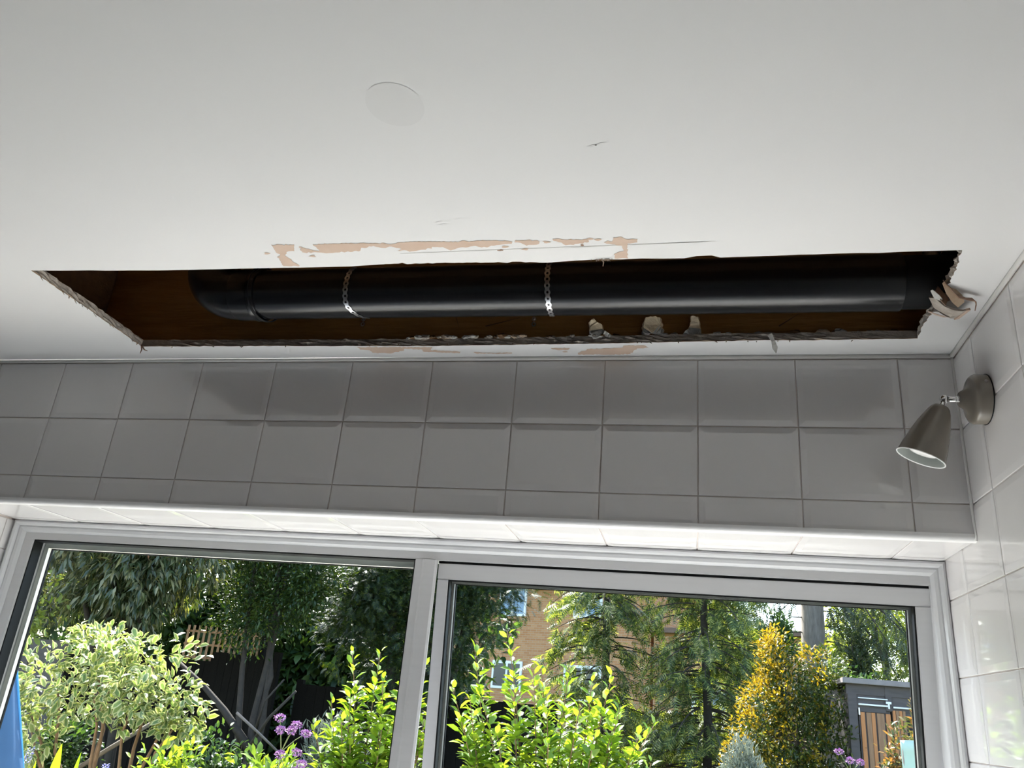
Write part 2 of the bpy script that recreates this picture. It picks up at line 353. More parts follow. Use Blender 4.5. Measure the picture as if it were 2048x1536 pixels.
# ------------------------------------------------------------------ ceiling with the cut opening
TH_C = 0.018
def rough_line(pts, step, amp, seed=0, keep=False):
    r = np.random.default_rng(seed); out = []
    for (a, b) in zip(pts[:-1], pts[1:]):
        a = np.array(a); b = np.array(b); d = b - a; L = np.hypot(*d); n = max(1, int(L / step)); nrm = np.array([-d[1], d[0]]) / max(L, 1e-6)
        for i in range(n):
            o = 0 if i == 0 else r.normal(0, amp)
            out.append(tuple(a + d * i / n + nrm * o))
    out.append(tuple(pts[-1])); return out
front = rough_line([(-1.829, -0.4388), (-1.5638, -0.4234), (-1.3478, -0.4184), (-1.1431, -0.4137), (-1.075, -0.4175)], 0.03, 0.0006, 1) \
    + rough_line([(-1.07, -0.4185), (-0.9479, -0.4150), (-0.80, -0.4085), (-0.7643, -0.4049)], 0.008, 0.0012, 2) \
    + rough_line([(-0.72, -0.4085), (-0.6749, -0.4098), (-0.53, -0.4045), (-0.51, -0.4105), (-0.485, -0.411), (-0.47, -0.403), (-0.25, -0.4035), (-0.095, -0.402)], 0.03, 0.0005, 3)
rightE = rough_line([(-0.095, -0.402), (-0.0915, -0.371), (-0.086, -0.323), (-0.0845, -0.283), (-0.083, -0.270), (-0.062, -0.258), (-0.058, -0.240), (-0.074, -0.225), (-0.085, -0.205), (-0.086, -0.172), (-0.087, -0.146), (-0.086, -0.114), (-0.083, -0.078)], 0.006, 0.0013, 4)
back = rough_line([(-0.083, -0.076), (-0.30, -0.073), (-0.36, -0.0755), (-0.4999, -0.0727), (-0.72, -0.067), (-0.9306, -0.0646), (-1.10, -0.0630), (-1.2857, -0.0671), (-1.55, -0.072), (-1.829, -0.0755)], 0.012, 0.0008, 5)
leftE = rough_line([(-1.829, -0.0755), (-1.827, -0.2), (-1.8263, -0.3133), (-1.829, -0.4388)], 0.010, 0.0010, 6)
loop = front[:-1] + rightE[:-1] + back[:-1] + leftE[:-1]
bm = bmesh.new()
outer = [(-4.0, -3.8), (0.0072, -3.8), (0.0072, 0.0072), (-4.0, 0.0072)]
n = len(loop); r = np.random.default_rng(11)
cen = np.array([-0.95, -0.24])
levels = [0.0, 0.0025, 0.006, 0.010, 0.014, TH_C]
def lv(i, z):
    p = np.array(loop[i]); d = p - cen; w = np.array([np.sign(d[0]) if abs(d[0]) > 0.8 else 0.0, np.sign(d[1]) if abs(d[0]) <= 0.84 else 0.0])
    w = w / max(np.hypot(*w), 1e-6)
    off = 0.0 if z == 0 else r.normal(0.0006, 0.0011)
    return p + w * off
def fill(z, flip):
    vo = [bm.verts.new((x, y, z)) for x, y in outer]; vi = [bm.verts.new((*(lv(i, z - H)), z)) for i in range(n)]
    eds = [bm.edges.new((vo[i], vo[(i + 1) % 4])) for i in range(4)] + [bm.edges.new((vi[i], vi[(i + 1) % n])) for i in range(n)]
    fs = bmesh.ops.triangle_fill(bm, edges=eds, use_beauty=True)['geom']
    return vo, vi, [f for f in fs if isinstance(f, bmesh.types.BMFace)]
vo0, vi0, f0 = fill(H, False); vo1, vi1, f1 = fill(H + TH_C, True)
prev = vi0
for z in levels[1:]:
    cur = vi1 if z == TH_C else [bm.verts.new((*lv(i, z), H + z)) for i in range(n)]
    for i in range(n):
        f = bm.faces.new((prev[i], prev[(i + 1) % n], cur[(i + 1) % n], cur[i])); f.material_index = 2 if z == levels[1] else 1
    prev = cur
for i in range(4): bm.faces.new((vo0[i], vo0[(i + 1) % 4], vo1[(i + 1) % 4], vo1[i]))
for f in f1: f.material_index = 1
bmesh.ops.recalc_face_normals(bm, faces=bm.faces[:])
me = bpy.data.meshes.new('ceiling'); bm.to_mesh(me); bm.free()
for m_ in ('ceiling_paint', 'gypsum', 'torn_paper'): me.materials.append(MATS[m_])
ceiling = struct(obj('ceiling', me))
def flat_patch(name, pts, material, parent, z, jag=0.004, amp=0.0016, seed=0, th=0.0004):
    P = rough_line(list(pts) + [pts[0]], jag, amp, seed)[:-1]
    b = bmesh.new(); vs_ = [b.verts.new((x, y, z)) for x, y in P]
    eds = [b.edges.new((vs_[i], vs_[(i + 1) % len(P)])) for i in range(len(P))]
    bmesh.ops.triangle_fill(b, edges=eds, use_beauty=True)
    for f in b.faces:
        f.normal_update()
        if f.normal.z > 0: f.normal_flip()
    m_ = bpy.data.meshes.new(name); b.to_mesh(m_); b.free(); m_.materials.append(MATS[material])
    return obj(name, m_, parent)
patches = [
 [(-1.262, -0.498), (-1.217, -0.496), (-1.227, -0.474), (-1.236, -0.475), (-1.253, -0.462), (-1.25, -0.451), (-1.247, -0.436), (-1.241, -0.423), (-1.274, -0.424), (-1.271, -0.441), (-1.272, -0.456), (-1.263, -0.461), (-1.264, -0.477)],
 [(-1.211, -0.489), (-1.193, -0.476), (-1.179, -0.471), (-1.182, -0.494), (-1.114, -0.492), (-1.064, -0.49), (-1.036, -0.484), (-1.007, -0.49), (-0.918, -0.485), (-0.849, -0.484), (-0.818, -0.477), (-0.821, -0.471), (-0.838, -0.47), (-0.853, -0.467), (-0.876, -0.463), (-0.886, -0.469), (-0.909, -0.466), (-0.934, -0.457), (-0.945, -0.469), (-0.96, -0.47), (-0.983, -0.463), (-1.006, -0.459), (-1.032, -0.462), (-1.022, -0.468), (-1.038, -0.477), (-1.059, -0.474), (-1.071, -0.481), (-1.098, -0.473), (-1.105, -0.465), (-1.146, -0.464), (-1.166, -0.463), (-1.214, -0.469)],
 [(-0.812, -0.482), (-0.775, -0.479), (-0.773, -0.468), (-0.796, -0.463), (-0.804, -0.473), (-0.815, -0.475)],
 [(-0.748, -0.481), (-0.736, -0.481), (-0.726, -0.477), (-0.691, -0.477), (-0.687, -0.468), (-0.707, -0.463), (-0.728, -0.46), (-0.734, -0.469), (-0.747, -0.475)],
 [(-0.663, -0.465), (-0.647, -0.47), (-0.646, -0.478), (-0.632, -0.48), (-0.626, -0.472), (-0.606, -0.471), (-0.607, -0.461), (-0.624, -0.459), (-0.625, -0.435), (-0.626, -0.411), (-0.649, -0.412), (-0.649, -0.426), (-0.643, -0.431), (-0.632, -0.435), (-0.633, -0.452), (-0.645, -0.457), (-0.658, -0.46)],
 [(-1.271, -0.061), (-1.09, -0.059), (-1.098, -0.042), (-1.029, -0.032), (-1.034, -0.024), (-1.118, -0.034), (-1.117, -0.045), (-1.155, -0.051), (-1.165, -0.04), (-1.206, -0.026), (-1.245, -0.031), (-1.246, -0.044), (-1.269, -0.048)],
 [(-1.0, -0.03), (-0.955, -0.024), (-0.911, -0.026), (-0.912, -0.021), (-0.956, -0.019), (-0.996, -0.022)],
 [(-0.762, -0.022), (-0.735, -0.041), (-0.664, -0.046), (-0.66, -0.057), (-0.618, -0.058), (-0.606, -0.045), (-0.632, -0.042), (-0.641, -0.026), (-0.647, -0.013), (-0.688, -0.011), (-0.763, -0.012)],
 [(-0.819, -0.049), (-0.772, -0.047), (-0.785, -0.036), (-0.815, -0.04)],
]
for i, p_ in enumerate(patches):
    tag(flat_patch('bare_plaster_patch', p_, 'bare_plaster', ceiling, H - 0.0006, 0.004, 0.0014, 30 + i), 'bare pinkish plaster where the paint has been stripped')
for i, (x, y) in enumerate([(-0.685, -0.477), (-0.835, -0.462), (-0.76, -0.472), (-0.672, -0.473), (-0.80, -0.452), (-1.20, -0.455), (-0.79, -0.028), (-1.285, -0.47)]):
    a = [(x + 0.006 * math.cos(t) * (1 + 0.5 * math.sin(3 * t + i)), y + 0.0035 * math.sin(t)) for t in [k_ * math.pi / 4 for k_ in range(8)]]
    flat_patch('bare_plaster_patch', a, 'bare_plaster', ceiling, H - 0.0006, 0.003, 0.0008, 60 + i)
# pencil line, small marks and old filler spot
def pencil_line(a, b, w=0.0008, material='pencil'):
    a = Vector(a); b = Vector(b); d = (b - a).normalized(); q = Vector((-d.y, d.x)) * w
    me_ = mesh_np('pencil_line', [(a.x + q.x, a.y + q.y, H - 0.0004), (b.x + q.x, b.y + q.y, H - 0.0004), (b.x - q.x, b.y - q.y, H - 0.0004), (a.x - q.x, a.y - q.y, H - 0.0004)], [(0, 1, 2, 3)], material)
    return obj('pencil_line', me_, ceiling)
pencil_line((-1.03, -0.452), (-0.50, -0.455)); pencil_line((-0.72, -0.4515), (-0.48, -0.4555), 0.0006)
for (x, y, rx, ry) in [(-0.845, -0.452, 0.006, 0.0022), (-0.70, -0.4585, 0.003, 0.003)]:
    flat_patch('paint_chip', [(x + rx * math.cos(t), y + ry * math.sin(t)) for t in [k_ * math.pi / 4 for k_ in range(8)]], 'torn_paper_dark', ceiling, H - 0.0007, 0.002, 0.0005, 77)
rs = np.random.default_rng(5)
for (x, y) in [(-0.655, -0.713), (-0.645, -0.716), (-0.664, -0.708), (-0.93, -0.545), (-0.925, -0.537), (-0.895, -0.552)]:
    a0 = rs.uniform(0, 3)
    flat_patch('smudge', [(x + 0.012 * math.cos(t + a0) * 0.6, y + 0.012 * math.sin(t) * 0.22) for t in [k_ * math.pi / 5 for k_ in range(10)]], 'filler', ceiling, H - 0.0005, 0.003, 0.0012, 5)
flat_patch('filler_spot', [(-0.91 + 0.040 * math.cos(t), -0.822 + 0.042 * math.sin(t)) for t in [k_ * math.pi / 16 for k_ in range(32)]], 'filler', ceiling, H - 0.0004, 0.006, 0.0012, 9)

def ribbon(name, spine, width, material, parent, th=0.0012, side=None):
    """solid strip along a spine; width list or number"""
    P = [Vector(p) for p in spine]; m_ = MB(); V = []; k_ = len(P)
    if not hasattr(width, '__len__'): width = [width] * k_
    for i in range(k_):
        t = (P[min(i + 1, k_ - 1)] - P[max(i - 1, 0)]).normalized(); s_ = Vector(side[i] if isinstance(side, list) else (side or (0, 1, 0.2))); s_ = (s_ - t * s_.dot(t)).normalized(); nn = t.cross(s_)
        for a, b in ((-1, -1), (1, -1), (1, 1), (-1, 1)): V.append(P[i] + s_ * a * width[i] / 2 + nn * b * th / 2)
    Fc = [(0, 1, 2, 3), tuple(4 * (k_ - 1) + j for j in (3, 2, 1, 0))]
    for i in range(k_ - 1):
        for j in range(4): Fc.append((4 * i + j, 4 * i + 4 + j, 4 * i + 4 + (j + 1) % 4, 4 * i + (j + 1) % 4))
    return m_.add(V, Fc).build(name, material, parent)
# torn lining and board scraps at the ragged right end
ribbon('torn_paper', [(-0.094, -0.296, H + 0.004), (-0.080, -0.283, H - 0.004), (-0.066, -0.268, H - 0.011), (-0.047, -0.258, H - 0.012), (-0.036, -0.252, H - 0.010), (-0.029, -0.243, H - 0.013), (-0.028, -0.230, H - 0.020)], [0.006, 0.012, 0.013, 0.011, 0.010, 0.009, 0.002], ['torn_paper_dark'][0], ceiling, 0.0014, (0.3, 0.7, 0.6))
ribbon('torn_paper', [(-0.090, -0.293, H + 0.006), (-0.078, -0.274, H - 0.003), (-0.062, -0.255, H - 0.010), (-0.052, -0.238, H - 0.012)], [0.012, 0.016, 0.020, 0.014], 'torn_paper', ceiling, 0.0014, (0.7, -0.2, 0.5))
ribbon('torn_board', [(-0.096, -0.236, H + 0.005), (-0.082, -0.222, H - 0.006), (-0.066, -0.214, H - 0.013), (-0.052, -0.210, H - 0.016), (-0.040, -0.208, H - 0.014)], [0.016, 0.030, 0.036, 0.042, 0.046], 'gypsum', ceiling, 0.0035, (0.05, 1, 0.15))
ribbon('torn_board', [(-0.046, -0.209, H - 0.0165), (-0.038, -0.208, H - 0.0145)], [0.046, 0.044], 'bare_plaster', ceiling, 0.004, (0.05, 1, 0.15))
ribbon('torn_paper', [(-0.094, -0.195, H - 0.002), (-0.080, -0.196, H - 0.010), (-0.064, -0.190, H - 0.012), (-0.050, -0.190, H - 0.008)], [0.012, 0.020, 0.016, 0.006], 'bare_plaster', ceiling, 0.001, (0, 1, 0.5))
ribbon('torn_paper', [(-0.106, -0.268, H + 0.002), (-0.096, -0.258, H - 0.006), (-0.086, -0.250, H - 0.008)], [0.004, 0.010, 0.004], 'plaster_grey', ceiling, 0.001, (0.3, -0.7, 0.4))
ribbon('torn_paper', [(-0.094, -0.256, H + 0.012), (-0.082, -0.246, H - 0.002), (-0.074, -0.236, H - 0.006)], [0.02, 0.024, 0.014], 'torn_paper_dark', ceiling, 0.001, (0.7, 0.7, 0.1))
# scraps hanging from the rear edge and fibres
ribbon('torn_paper', [(-0.362, -0.086, H + 0.008), (-0.355, -0.080, H - 0.004), (-0.351, -0.072, H - 0.016), (-0.349, -0.068, H - 0.026)], [0.010, 0.007, 0.011, 0.002], 'plaster_grey', ceiling, 0.0014, (1, 0.2, 0))
ribbon('torn_paper', [(-1.829, -0.078, H + 0.004), (-1.826, -0.076, H - 0.008), (-1.829, -0.074, H - 0.018)], [0.004, 0.003, 0.001], 'torn_paper_dark', ceiling, 0.001, (1, 0, 0))
ribbon('torn_paper', [(-1.828, -0.077, H + 0.002), (-1.820, -0.074, H - 0.008), (-1.812, -0.072, H - 0.010)], [0.003, 0.003, 0.001], 'torn_paper_dark', ceiling, 0.001, (1, 0, 0.3))
ribbon('torn_paper', [(-0.672, -0.412, H + 0.001), (-0.668, -0.411, H - 0.007), (-0.669, -0.410, H - 0.014)], [0.0025, 0.002, 0.001], 'bare_plaster', ceiling, 0.001, (1, 0, 0))
for i in range(16):
    x = -0.69 + 0.036 * rs.random(); ribbon('torn_paper', [(x, -0.410, H + 0.001), (x + rs.normal(0, 0.004), -0.412, H - 0.003 - 0.003 * rs.random())], [0.002, 0.0006], 'bare_plaster', ceiling, 0.0006, (1, 0, 0))
for i in range(34):
    x = rs.uniform(-1.82, -0.1); yb = -0.071
    ribbon('torn_paper', [(x, yb, H + 0.001), (x + rs.normal(0, 0.003), yb - 0.002, H - 0.002 - 0.003 * rs.random())], [0.003, 0.0006], rs.choice(['torn_paper', 'gypsum', 'torn_paper_dark']), ceiling, 0.0008, (1, 0, 0))
for i in range(14):
    y = rs.uniform(-0.42, -0.09)
    ribbon('torn_paper', [(-1.828, y, H + 0.001), (-1.824, y + rs.normal(0, 0.003), H - 0.003 - 0.004 * rs.random())], [0.003, 0.0006], rs.choice(['torn_paper', 'gypsum']), ceiling, 0.0008, (0, 1, 0))
# crumbs of plaster lying on the board along the rear edge
def lump(name, material, parent, loc, s, seed):
    b = bmesh.new(); bmesh.ops.create_icosphere(b, subdivisions=2, radius=1.0); q = np.random.default_rng(seed)
    for v in b.verts: v.co = Vector((v.co.x * s[0], v.co.y * s[1], v.co.z * s[2])) * (1 + q.normal(0, 0.16))
    m_ = bpy.data.meshes.new(name); b.to_mesh(m_); b.free(); m_.materials.append(MATS[material]); return obj(name, m_, parent, Matrix.Translation(loc))
for i in range(60):
    x = rs.choice([rs.uniform(-1.15, -0.75), rs.uniform(-0.75, -0.12), rs.uniform(-1.1, -0.7)]); s = rs.uniform(0.003, 0.008)
    lump('plaster_crumb', rs.choice(['gypsum', 'plaster_grey', 'torn_paper', 'plaster_grey', 'dark_wood']), ceiling, (x, rs.uniform(-0.069, -0.062), H + TH_C + s * 0.4), (s * 1.6, s * 0.7, s * 0.8), 100 + i)

# ------------------------------------------------------------------ inside the ceiling void
joist = boxo('ceiling_joist', 'joist_wood', None, -3.0, -0.005, -0.058, -0.008, H + TH_C, H + 0.235, 0.002)
tag(joist, 'brown timber joist behind the black pipe, against the window wall', 'joist')
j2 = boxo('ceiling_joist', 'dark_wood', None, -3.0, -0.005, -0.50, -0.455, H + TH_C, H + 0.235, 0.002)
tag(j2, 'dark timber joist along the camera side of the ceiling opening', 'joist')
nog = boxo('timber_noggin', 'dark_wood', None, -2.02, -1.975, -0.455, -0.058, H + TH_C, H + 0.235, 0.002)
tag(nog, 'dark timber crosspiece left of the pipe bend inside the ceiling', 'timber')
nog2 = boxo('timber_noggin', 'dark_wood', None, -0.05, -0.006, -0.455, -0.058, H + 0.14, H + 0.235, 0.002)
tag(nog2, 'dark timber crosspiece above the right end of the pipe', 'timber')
# cracks on the joist face
for i, (x, z, l, a) in enumerate([(-1.05, 0.095, 0.05, -1.2), (-0.97, 0.05, 0.08, 0.25), (-0.34, 0.04, 0.05, 0.6)]):
    d = Vector((math.cos(a), 0, math.sin(a))); q = Vector((-d.z, 0, d.x)) * 0.0012; p0 = Vector((x, -0.0592, H + z)); p1 = p0 + d * l
    MB().add([p0 + q, p1 + q * 0.2, p1 - q * 0.2, p0 - q, p0 + q + Vector((0, .0014, 0)), p1 + Vector((0, .0014, 0)), p1 + Vector((0, .0014, 0)), p0 - q + Vector((0, .0014, 0))], [(0, 1, 2, 3), (0, 4, 5, 1), (3, 2, 6, 7), (0, 3, 7, 4)]).build('split', 'dark_wood', joist)

# black waste pipe: straight run, socket, bend that turns up at the left
PY, PR = -0.185, 0.055
def pipe_z(x): return H + 0.0735 - 0.0085 * (x + 1.5) / 1.4
pipe = empty('soil_pipe', (-0.9, PY, pipe_z(-0.9))); tag(pipe, 'long glossy black plastic waste pipe in the ceiling opening', 'pipe')
def P0(x, y, z): return (x + 0.9, y - PY, z - pipe_z(-0.9))
MB().tube([P0(x, PY, pipe_z(x)) for x in np.linspace(-1.49, -0.135, 12)], PR, 64).build('pipe_run', 'pvc_black', pipe, smooth=True, auto=40)
MB().tube([P0(-0.15, PY, pipe_z(-0.15)), P0(-0.006, PY, pipe_z(-0.01))], PR - 0.004, 40).build('pipe_end', 'rubber', pipe, smooth=True, auto=40)
mb = MB(); ax = axisM(P0(-1.46, PY, pipe_z(-1.46)), (-1, 0, 0.006))
sock = mb.lathe([(PR, -0.006), (PR + 0.0035, -0.005), (PR + 0.0055, 0.0), (PR + 0.0055, 0.010), (PR + 0.003, 0.013), (PR + 0.003, 0.052), (PR + 0.0015, 0.058), (PR - 0.001, 0.060)], 64, ax).build('socket', 'pvc_black', pipe, smooth=True, auto=35)
# rim ring of the socket seen as a slanted lip
MB().lathe([(PR + 0.0048, -0.004), (PR + 0.0068, -0.002), (PR + 0.0068, 0.002), (PR + 0.0048, 0.004)], 64, axisM(P0(-1.452, PY, pipe_z(-1.46)), (-1, 0.22, 0.05))).build('seal_ring', 'rubber', sock, smooth=True)
bend = []; BR = 0.105
for i in range(15):
    a = math.radians(88) * i / 14; bend.append(P0(-1.515 - BR * math.sin(a), PY + 0.03 * (1 - math.cos(a)), pipe_z(-1.515) + BR * (1 - math.cos(a))))
bend.append((bend[-1][0] - 0.002, bend[-1][1] + 0.004, bend[-1][2] + 0.05))
MB().tube([P0(-1.505, PY, pipe_z(-1.5))] + bend, PR + 0.001, 64).build('bend', 'pvc_black', pipe, smooth=True, auto=50)

# perforated fixing straps
def strap(x0, phi0, phi1, twist, fix, label, curl):
    e = empty('fixing_strap', (x0, PY, pipe_z(x0)))
    tag(e, label, 'strap', 'galvanised pipe straps')
    mb = MB(); pitch = 0.0135; R_ = PR + 0.0012; nl = int((phi1 - phi0) * R_ / pitch); k_ = 12
    def S(s, w):                                           # s along the strap, w across
        phi = phi0 + s / R_; drift = twist * (s / (nl * pitch) - 0.5) + curl * max(0, s / (nl * pitch) - 0.62) ** 1.5
        return (w + drift, -R_ * math.cos(phi), -R_ * math.sin(phi))
    for i in range(nl):
        s0 = (i + 0.5) * pitch; V = []
        for rr in (0.0025, 0.0061):
            for j in range(k_):
                t = 2 * math.pi * j / k_; V.append(S(s0 + rr * 1.08 * math.sin(t), rr * math.cos(t)))
        mb.add(V, [(j, (j + 1) % k_, k_ + (j + 1) % k_, k_ + j) for j in range(k_)])
        if i < nl - 1: mb.add([S(s0 + 0.0048, -0.0042), S(s0 + 0.0048, 0.0042), S(s0 + pitch - 0.0048, 0.0042), S(s0 + pitch - 0.0048, -0.0042)], [(0, 1, 2, 3)])
    band = mb.build('band', 'galvanised', e)
    so = band.modifiers.new('thick', 'SOLIDIFY'); so.thickness = 0.0008; so.offset = 0
    # tail fixed to the joist
    fx = Vector(fix) - Vector((x0, PY, pipe_z(x0))); mb = MB()
    for i in range(2):
        c = fx + Vector((0.0, -0.001, 0.004 - 0.0125 * i)); V = []
        for rr in (0.0022, 0.0052):
            for j in range(k_):
                t = 2 * math.pi * j / k_; V.append(c + Vector((rr * math.cos(t), 0, rr * 1.15 * math.sin(t))))
        mb.add(V, [(j, (j + 1) % k_, k_ + (j + 1) % k_, k_ + j) for j in range(k_)])
    tl = mb.build('tail', 'galvanised', e); so = tl.modifiers.new('thick', 'SOLIDIFY'); so.thickness = 0.0008
    MB().lathe([(0.0, -0.0035), (0.0022, -0.003), (0.0036, -0.001), (0.0036, 0.0)], 12, axisM(fx + Vector((0, -0.001, 0.004)), (0, 1, 0))).build('screw', 'screw_steel', tl, smooth=True)
    return e
strap(-1.236, -0.95, 1.95, -0.010, (-1.267, -0.0585, H + 0.068), 'perforated galvanised strap nearer the pipe bend, curling at its lower end', 0.16)
strap(-0.800, -0.95, 2.05, 0.004, (-0.8595, -0.0585, H + 0.061), 'perforated galvanised strap hanging straight round the middle of the pipe', 0.0)

# mortar dabs left on the joist
dabs = [
 ([(-0.737, 0.052), (-0.733, 0.056), (-0.726, 0.060), (-0.716, 0.050), (-0.705, 0.045), (-0.703, 0.034), (-0.684, 0.020), (-0.685, 0.011), (-0.701, 0.017), (-0.714, 0.012), (-0.725, 0.009), (-0.733, 0.022)], 'pale rounded mortar dab with a trailing foot, stuck on the joist'),
 ([(-0.620, 0.021), (-0.622, 0.038), (-0.616, 0.059), (-0.595, 0.061), (-0.579, 0.058), (-0.577, 0.037), (-0.574, 0.032), (-0.578, 0.019), (-0.610, 0.017)], 'wide squarish pale mortar dab, the middle one on the joist'),
 ([(-0.536, 0.019), (-0.526, 0.031), (-0.518, 0.051), (-0.520, 0.061), (-0.501, 0.059), (-0.498, 0.036), (-0.498, 0.018), (-0.511, 0.015)], 'narrow wedge-shaped pale mortar dab, rightmost one on the joist')]
for i, (pts, lab) in enumerate(dabs):
    P = rough_line(pts + [pts[0]], 0.004, 0.0007, 200 + i)[:-1]
    b = bmesh.new(); q = np.random.default_rng(300 + i); kk = len(P); cx, cz = np.mean([p[0] for p in P]), np.mean([p[1] for p in P])
    back_ = [b.verts.new((x, -0.0579, H + z)) for x, z in P]
    mid_ = [b.verts.new((x, -0.0635 + q.normal(0, 0.0006), H + z)) for x, z in P]
    ins_ = [b.verts.new((cx + (x - cx) * 0.82, -0.0620 - 0.016 * max(0, z - 0.012) / 0.05 - (0.006 if z < 0.030 else 0) + q.normal(0, 0.0006), H + cz + (z - cz) * 0.86)) for x, z in P]
    for a, c in ((back_, mid_), (mid_, ins_)):
        for j in range(kk):
            f = b.faces.new((a[j], a[(j + 1) % kk], c[(j + 1) % kk], c[j]))
            if (P[j][1] + P[(j + 1) % kk][1]) / 2 < 0.030: f.material_index = 1
    fs = bmesh.ops.triangle_fill(b, edges=[e for e in b.edges if e.verts[0] in ins_ and e.verts[1] in ins_], use_beauty=True)['geom']
    for f in fs:
        if isinstance(f, bmesh.types.BMFace) and f.calc_center_median().z < H + 0.031: f.material_index = 1
    bmesh.ops.recalc_face_normals(b, faces=b.faces[:]); m_ = bpy.data.meshes.new('mortar_dab'); b.to_mesh(m_); b.free()
    m_.materials.append(MATS['mortar']); m_.materials.append(MATS['plaster_grey'])
    tag(obj('mortar_dab', m_), lab, 'mortar', 'mortar dabs on the joist')

# ------------------------------------------------------------------ wall lamp
lx, ly, lz = 0.0, -0.138, H - 0.153
lamp = empty('wall_lamp', (lx, ly, lz)); tag(lamp, 'grey-beige spot lamp with bell shade on the right tiled wall', 'lamp')
AX = axisM((0, 0, 0), (-1, 0, 0))
base = MB().lathe([(0.0, 0.0005), (0.0455, 0.0005), (0.0455, 0.0185), (0.0445, 0.0215), (0.0420, 0.0245), (0.0385, 0.0265), (0.0345, 0.0275), (0.0290, 0.0290), (0.0235, 0.0315), (0.0190, 0.0350), (0.0160, 0.0390), (0.0142, 0.0420), (0.0120, 0.0440), (0.0, 0.0445)], 64, AX).build('wall_base', 'lamp_paint', lamp, smooth=True, auto=50)
MB().lathe([(0.0462, 0.0), (0.0466, 0.0008), (0.0462, 0.0016), (0.045, 0.0016)], 64, AX).build('gasket', 'rubber', base, smooth=True)
MB().lathe([(0.0034, 0.0), (0.0034, 0.0008), (0.0026, 0.0014), (0.0, 0.0014)], 16, axisM((-0.0085, -0.0455 * 0.9, 0.0455 * 0.42), (0, -0.9, 0.42))).build('grub_screw', 'screw_steel', base, smooth=True, auto=40)
MB().lathe([(0.0062, 0.040), (0.0066, 0.043), (0.0066, 0.0455), (0.0056, 0.046), (0.0056, 0.0475), (0.0066, 0.048), (0.0066, 0.0495), (0.0055, 0.050), (0.0055, 0.060), (0.0048, 0.0615), (0.0, 0.0615)], 32, AX).build('stem', 'chrome', lamp, smooth=True, auto=35)
J = Vector((-0.068, 0, 0)); D = Vector((-0.395, 0.111, -0.912)).normalized()
kn = MB(); bm2 = bmesh.new(); bmesh.ops.create_uvsphere(bm2, u_segments=24, v_segments=14, radius=0.0082); kmesh = bpy.data.meshes.new('knuckle'); bm2.to_mesh(kmesh); bm2.free()
kmesh.materials.append(MATS['chrome']); kmesh.polygons.foreach_set('use_smooth', np.ones(len(kmesh.polygons), dtype=bool)); obj('knuckle', kmesh, lamp, Matrix.Translation(J))
MB().lathe([(0.0045, 0.004), (0.0045, 0.0135), (0.0060, 0.0140), (0.0060, 0.0165)], 24, axisM(J, D)).build('swivel', 'chrome', lamp, smooth=True, auto=35)
SP = [(0.0, 0.0125), (0.0075, 0.0128), (0.0125, 0.0150), (0.0165, 0.0195), (0.0200, 0.0270), (0.0245, 0.0400), (0.0290, 0.0540), (0.0328, 0.0700), (0.0360, 0.0860), (0.0385, 0.1000), (0.0403, 0.1120), (0.0418, 0.1185)]
shade = MB().lathe(SP, 64, axisM(J, D)).build('shade', 'lamp_paint', lamp, smooth=True)
MB().lathe([(r_ - 0.0014, h_ + 0.0004) for r_, h_ in SP[2:-1]] + [(0.0402, 0.1184)], 64, axisM(J, D)).build('shade_lining', 'lamp_inner', shade, smooth=True)
MB().lathe([(0.0402, 0.1184), (0.0406, 0.1194), (0.0416, 0.1198), (0.0424, 0.1190), (0.0421, 0.1180)], 64, axisM(J, D)).build('shade_rim', 'lamp_rim', shade, smooth=True)
bulb = MB().lathe([(0.0, 0.110), (0.016, 0.1095), (0.0240, 0.108), (0.0265, 0.1055), (0.0265, 0.101), (0.022, 0.085), (0.016, 0.066), (0.013, 0.05), (0.013, 0.03)], 48, axisM(J, D)).build('spot_bulb', 'bulb_glass', None, smooth=True)
bulb.location = (lx, ly, lz); tag(bulb, 'white reflector bulb recessed inside the wall lamp shade', 'bulb')

# ------------------------------------------------------------------ window
win = empty('window_1', (0, YW, 0)); win['kind'] = 'structure'
FX0, FX1, FT, FB = -2.300, -0.002, H - 0.388, 0.955
MX0, MX1 = -1.163, -1.108
def fbox(name, m_, par, x0, x1, y0, y1, z0, z1, bv=0.0015): return boxo(name, m_, par, x0, x1, y0 - YW, y1 - YW, z0, z1, bv)
def mould(name, material, x0, x1, z0, z1, ww, ya, yb, parent):
    """picture-frame moulding, one mitred piece per side; ww = profile [(inset,y)]"""
    for side in range(4):
        V = []
        for ins, y in ww:
            c = [((x0 + ins, z1 - ins), (x1 - ins, z1 - ins)), ((x1 - ins, z1 - ins), (x1 - ins, z0 + ins)), ((x1 - ins, z0 + ins), (x0 + ins, z0 + ins)), ((x0 + ins, z0 + ins), (x0 + ins, z1 - ins))][side]
            V += [(c[0][0], y - YW, c[0][1]), (c[1][0], y - YW, c[1][1])]
        k_ = len(ww); Fc = [(2 * i, 2 * i + 1, 2 * ((i + 1) % k_) + 1, 2 * ((i + 1) % k_)) for i in range(k_)] + [tuple(2 * i for i in range(k_)), tuple(2 * i + 1 for i in reversed(range(k_)))]
        MB().add(V, Fc).build(name, material, parent)
